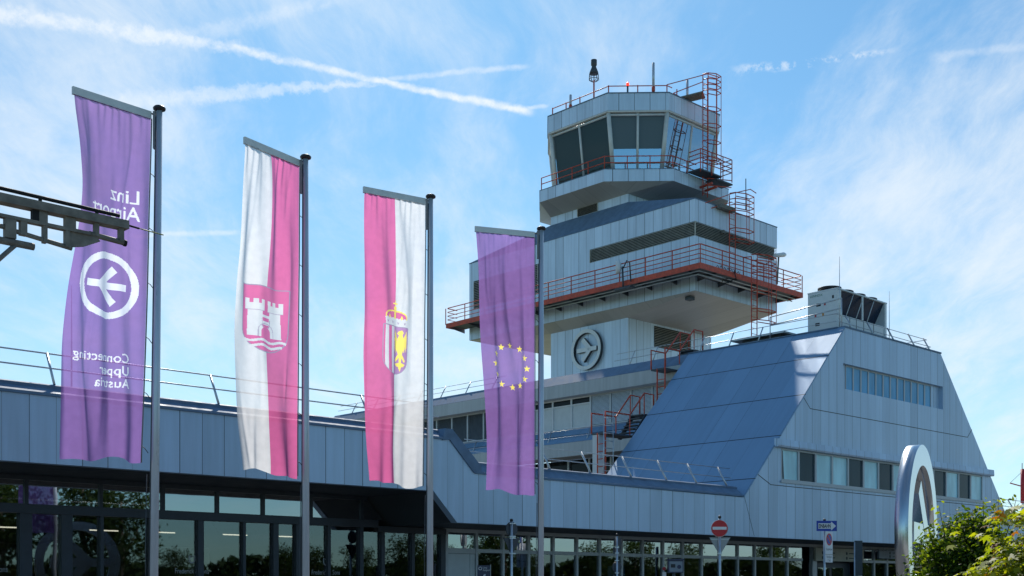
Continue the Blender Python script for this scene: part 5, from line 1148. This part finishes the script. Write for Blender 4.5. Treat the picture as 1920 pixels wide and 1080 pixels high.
mp = thing('maple_bush', 'lime green maple bush with reddish tips in the lower right corner', 'tree', (4.75, 10.0, 0), 'w')
mb = MB()
for i in range(9):
    an = rng.uniform(0, 6.28); r_ = rng.uniform(.3, .8); mb.tube([(4.75, 10, 0), (4.75 + r_ * .4 * math.cos(an), 10 + r_ * .4 * math.sin(an), 1.0), (4.75 + r_ * math.cos(an), 10 + r_ * math.sin(an), 1.9)], [.035, .02, .006], 6)
part('trunk', mb, 'bark', mp)
cs, ns, ss, ts = [], [], [], []
for i in range(600):
    d = rng.normal(size=3); d /= np.linalg.norm(d); d[2] = d[2] * .9 + .1; f_ = rng.uniform(.6, 1.0)
    c = np.array([4.86 + 1.05 * d[0] * f_, 10 + .85 * d[1] * f_, 1.55 + 1.02 * d[2] * f_]); k = rng.randint(12, 20)
    off_ = rng.normal(size=(k, 3)) * np.array([.12, .12, .025]); off_[:, 2] -= .6 * (off_[:, 0] ** 2 + off_[:, 1] ** 2)
    cs.append(c + off_); lean_ = np.array([d[0] * .5, d[1] * .5, 1.0]); ns.append(lean_ + rng.normal(size=(k, 3)) * .35); ss.append(rng.uniform(.075, .13, k))
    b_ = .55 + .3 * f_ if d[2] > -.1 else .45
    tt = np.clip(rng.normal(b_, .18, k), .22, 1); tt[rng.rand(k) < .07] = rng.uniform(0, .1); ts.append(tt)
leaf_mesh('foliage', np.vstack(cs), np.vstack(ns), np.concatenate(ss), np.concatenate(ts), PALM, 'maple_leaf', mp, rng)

# trees across the road (seen mirrored in the glazing)
def tree(name, label, x, y, h, r_, group, src=None):
    if src is not None:
        c = src.copy(); C.objects.link(c); c.location = (x, y, 0); c.rotation_euler = (0, 0, random.uniform(0, 6)); s_ = h / 10.0; c.scale = (s_, s_, s_); c['label'] = label
        for ch in src.children: d = ch.copy(); C.objects.link(d); d.parent = c
        return c
    t = thing(name, label, 'tree', (x, y, 0), 'w', group)
    part('trunk', MB().tube([(x, y, 0), (x + .1, y, h * .35), (x, y + .1, h * .8)], [.28, .2, .05], 8).tube([(x, y, h * .35), (x + 1.2, y + .4, h * .6)], [.12, .04], 6).tube([(x, y, h * .4), (x - 1.1, y - .6, h * .65)], [.12, .04], 6), 'bark', t)
    cs, ns = [], []
    for i in range(70):
        d = rng.normal(size=3); d /= np.linalg.norm(d); f_ = rng.uniform(.4, 1); c = np.array([x, y, h * .62]) + d * f_ * np.array([r_, r_, h * .36]); k = 40
        cs.append(c + rng.normal(size=(k, 3)) * .42); ns.append(rng.normal(size=(k, 3)) + np.array([0, 0, .5]))
    cs = np.vstack(cs); ns = np.vstack(ns); k = len(cs)
    leaf_mesh('crown', cs, ns, rng.uniform(.22, .42, k), rng.uniform(0, 1, k), OVATE, 'tree_leaf', t, rng); return t
TG = 'trees across the road'
t0 = tree('broadleaf_tree', 'broadleaf tree across the road, mirrored in the terminal glass', 45, 0, 10.0, 3.0, TG)
k = 0
for (x, y, h) in ((47, 5, 11), (45, 8.5, 9.5), (38, -6, 8), (49, -3, 11), (55, 9, 5.0), (50, 21, 5), (58, 27, 6.5), (62, 16, 5.5), (48, -14, 12), (40, -22, 10), (33, -16, 9), (66, 34, 10), (60, -10, 12), (30, -30, 12), (66, 42, 6), (70, 50, 5), (64, 36, 5), (72, 58, 6.5), (76, 66, 5), (78, 46, 7), (84, 74, 6), (86, 60, 6), (90, 84, 7), (96, 92, 6), (100, 76, 8), (92, 52, 7), (104, 102, 7), (112, 96, 8), (68, 28, 6), (74, 20, 6), (80, 32, 7)):
    k += 1; tree('broadleaf_tree', 'broadleaf tree across the road, mirrored in the terminal glass', x, y, h, 3, TG, t0)

# unseen hedge, added to darken the low reflections in the glazing
hg = thing('added_hedge', 'long dark hedge added across the road to darken reflections in the terminal glass', 'added_hedge', (72, 20, 0), 'w')
k = 26000; q = rng.uniform(0, 1, k); cx_ = 60 + q * 45 + rng.normal(0, .5, k); cy_ = -40 + q * 150; cz_ = rng.uniform(0, 1, k) ** .8 * (4.0 + .6 * np.sin(q * 60))
leaf_mesh('foliage', np.stack([cx_, cy_, cz_], 1), rng.normal(size=(k, 3)) + np.array([-1.0, 0, .3]), rng.uniform(.5, .9, k), rng.uniform(0, .7, k), OVATE, 'tree_leaf', hg, rng)  # leaves of the added hedge
part('stem', MB().tube([(60 + i * 4.5, -40 + i * 15, .6) for i in range(11)], .25, 6), 'bark', hg)
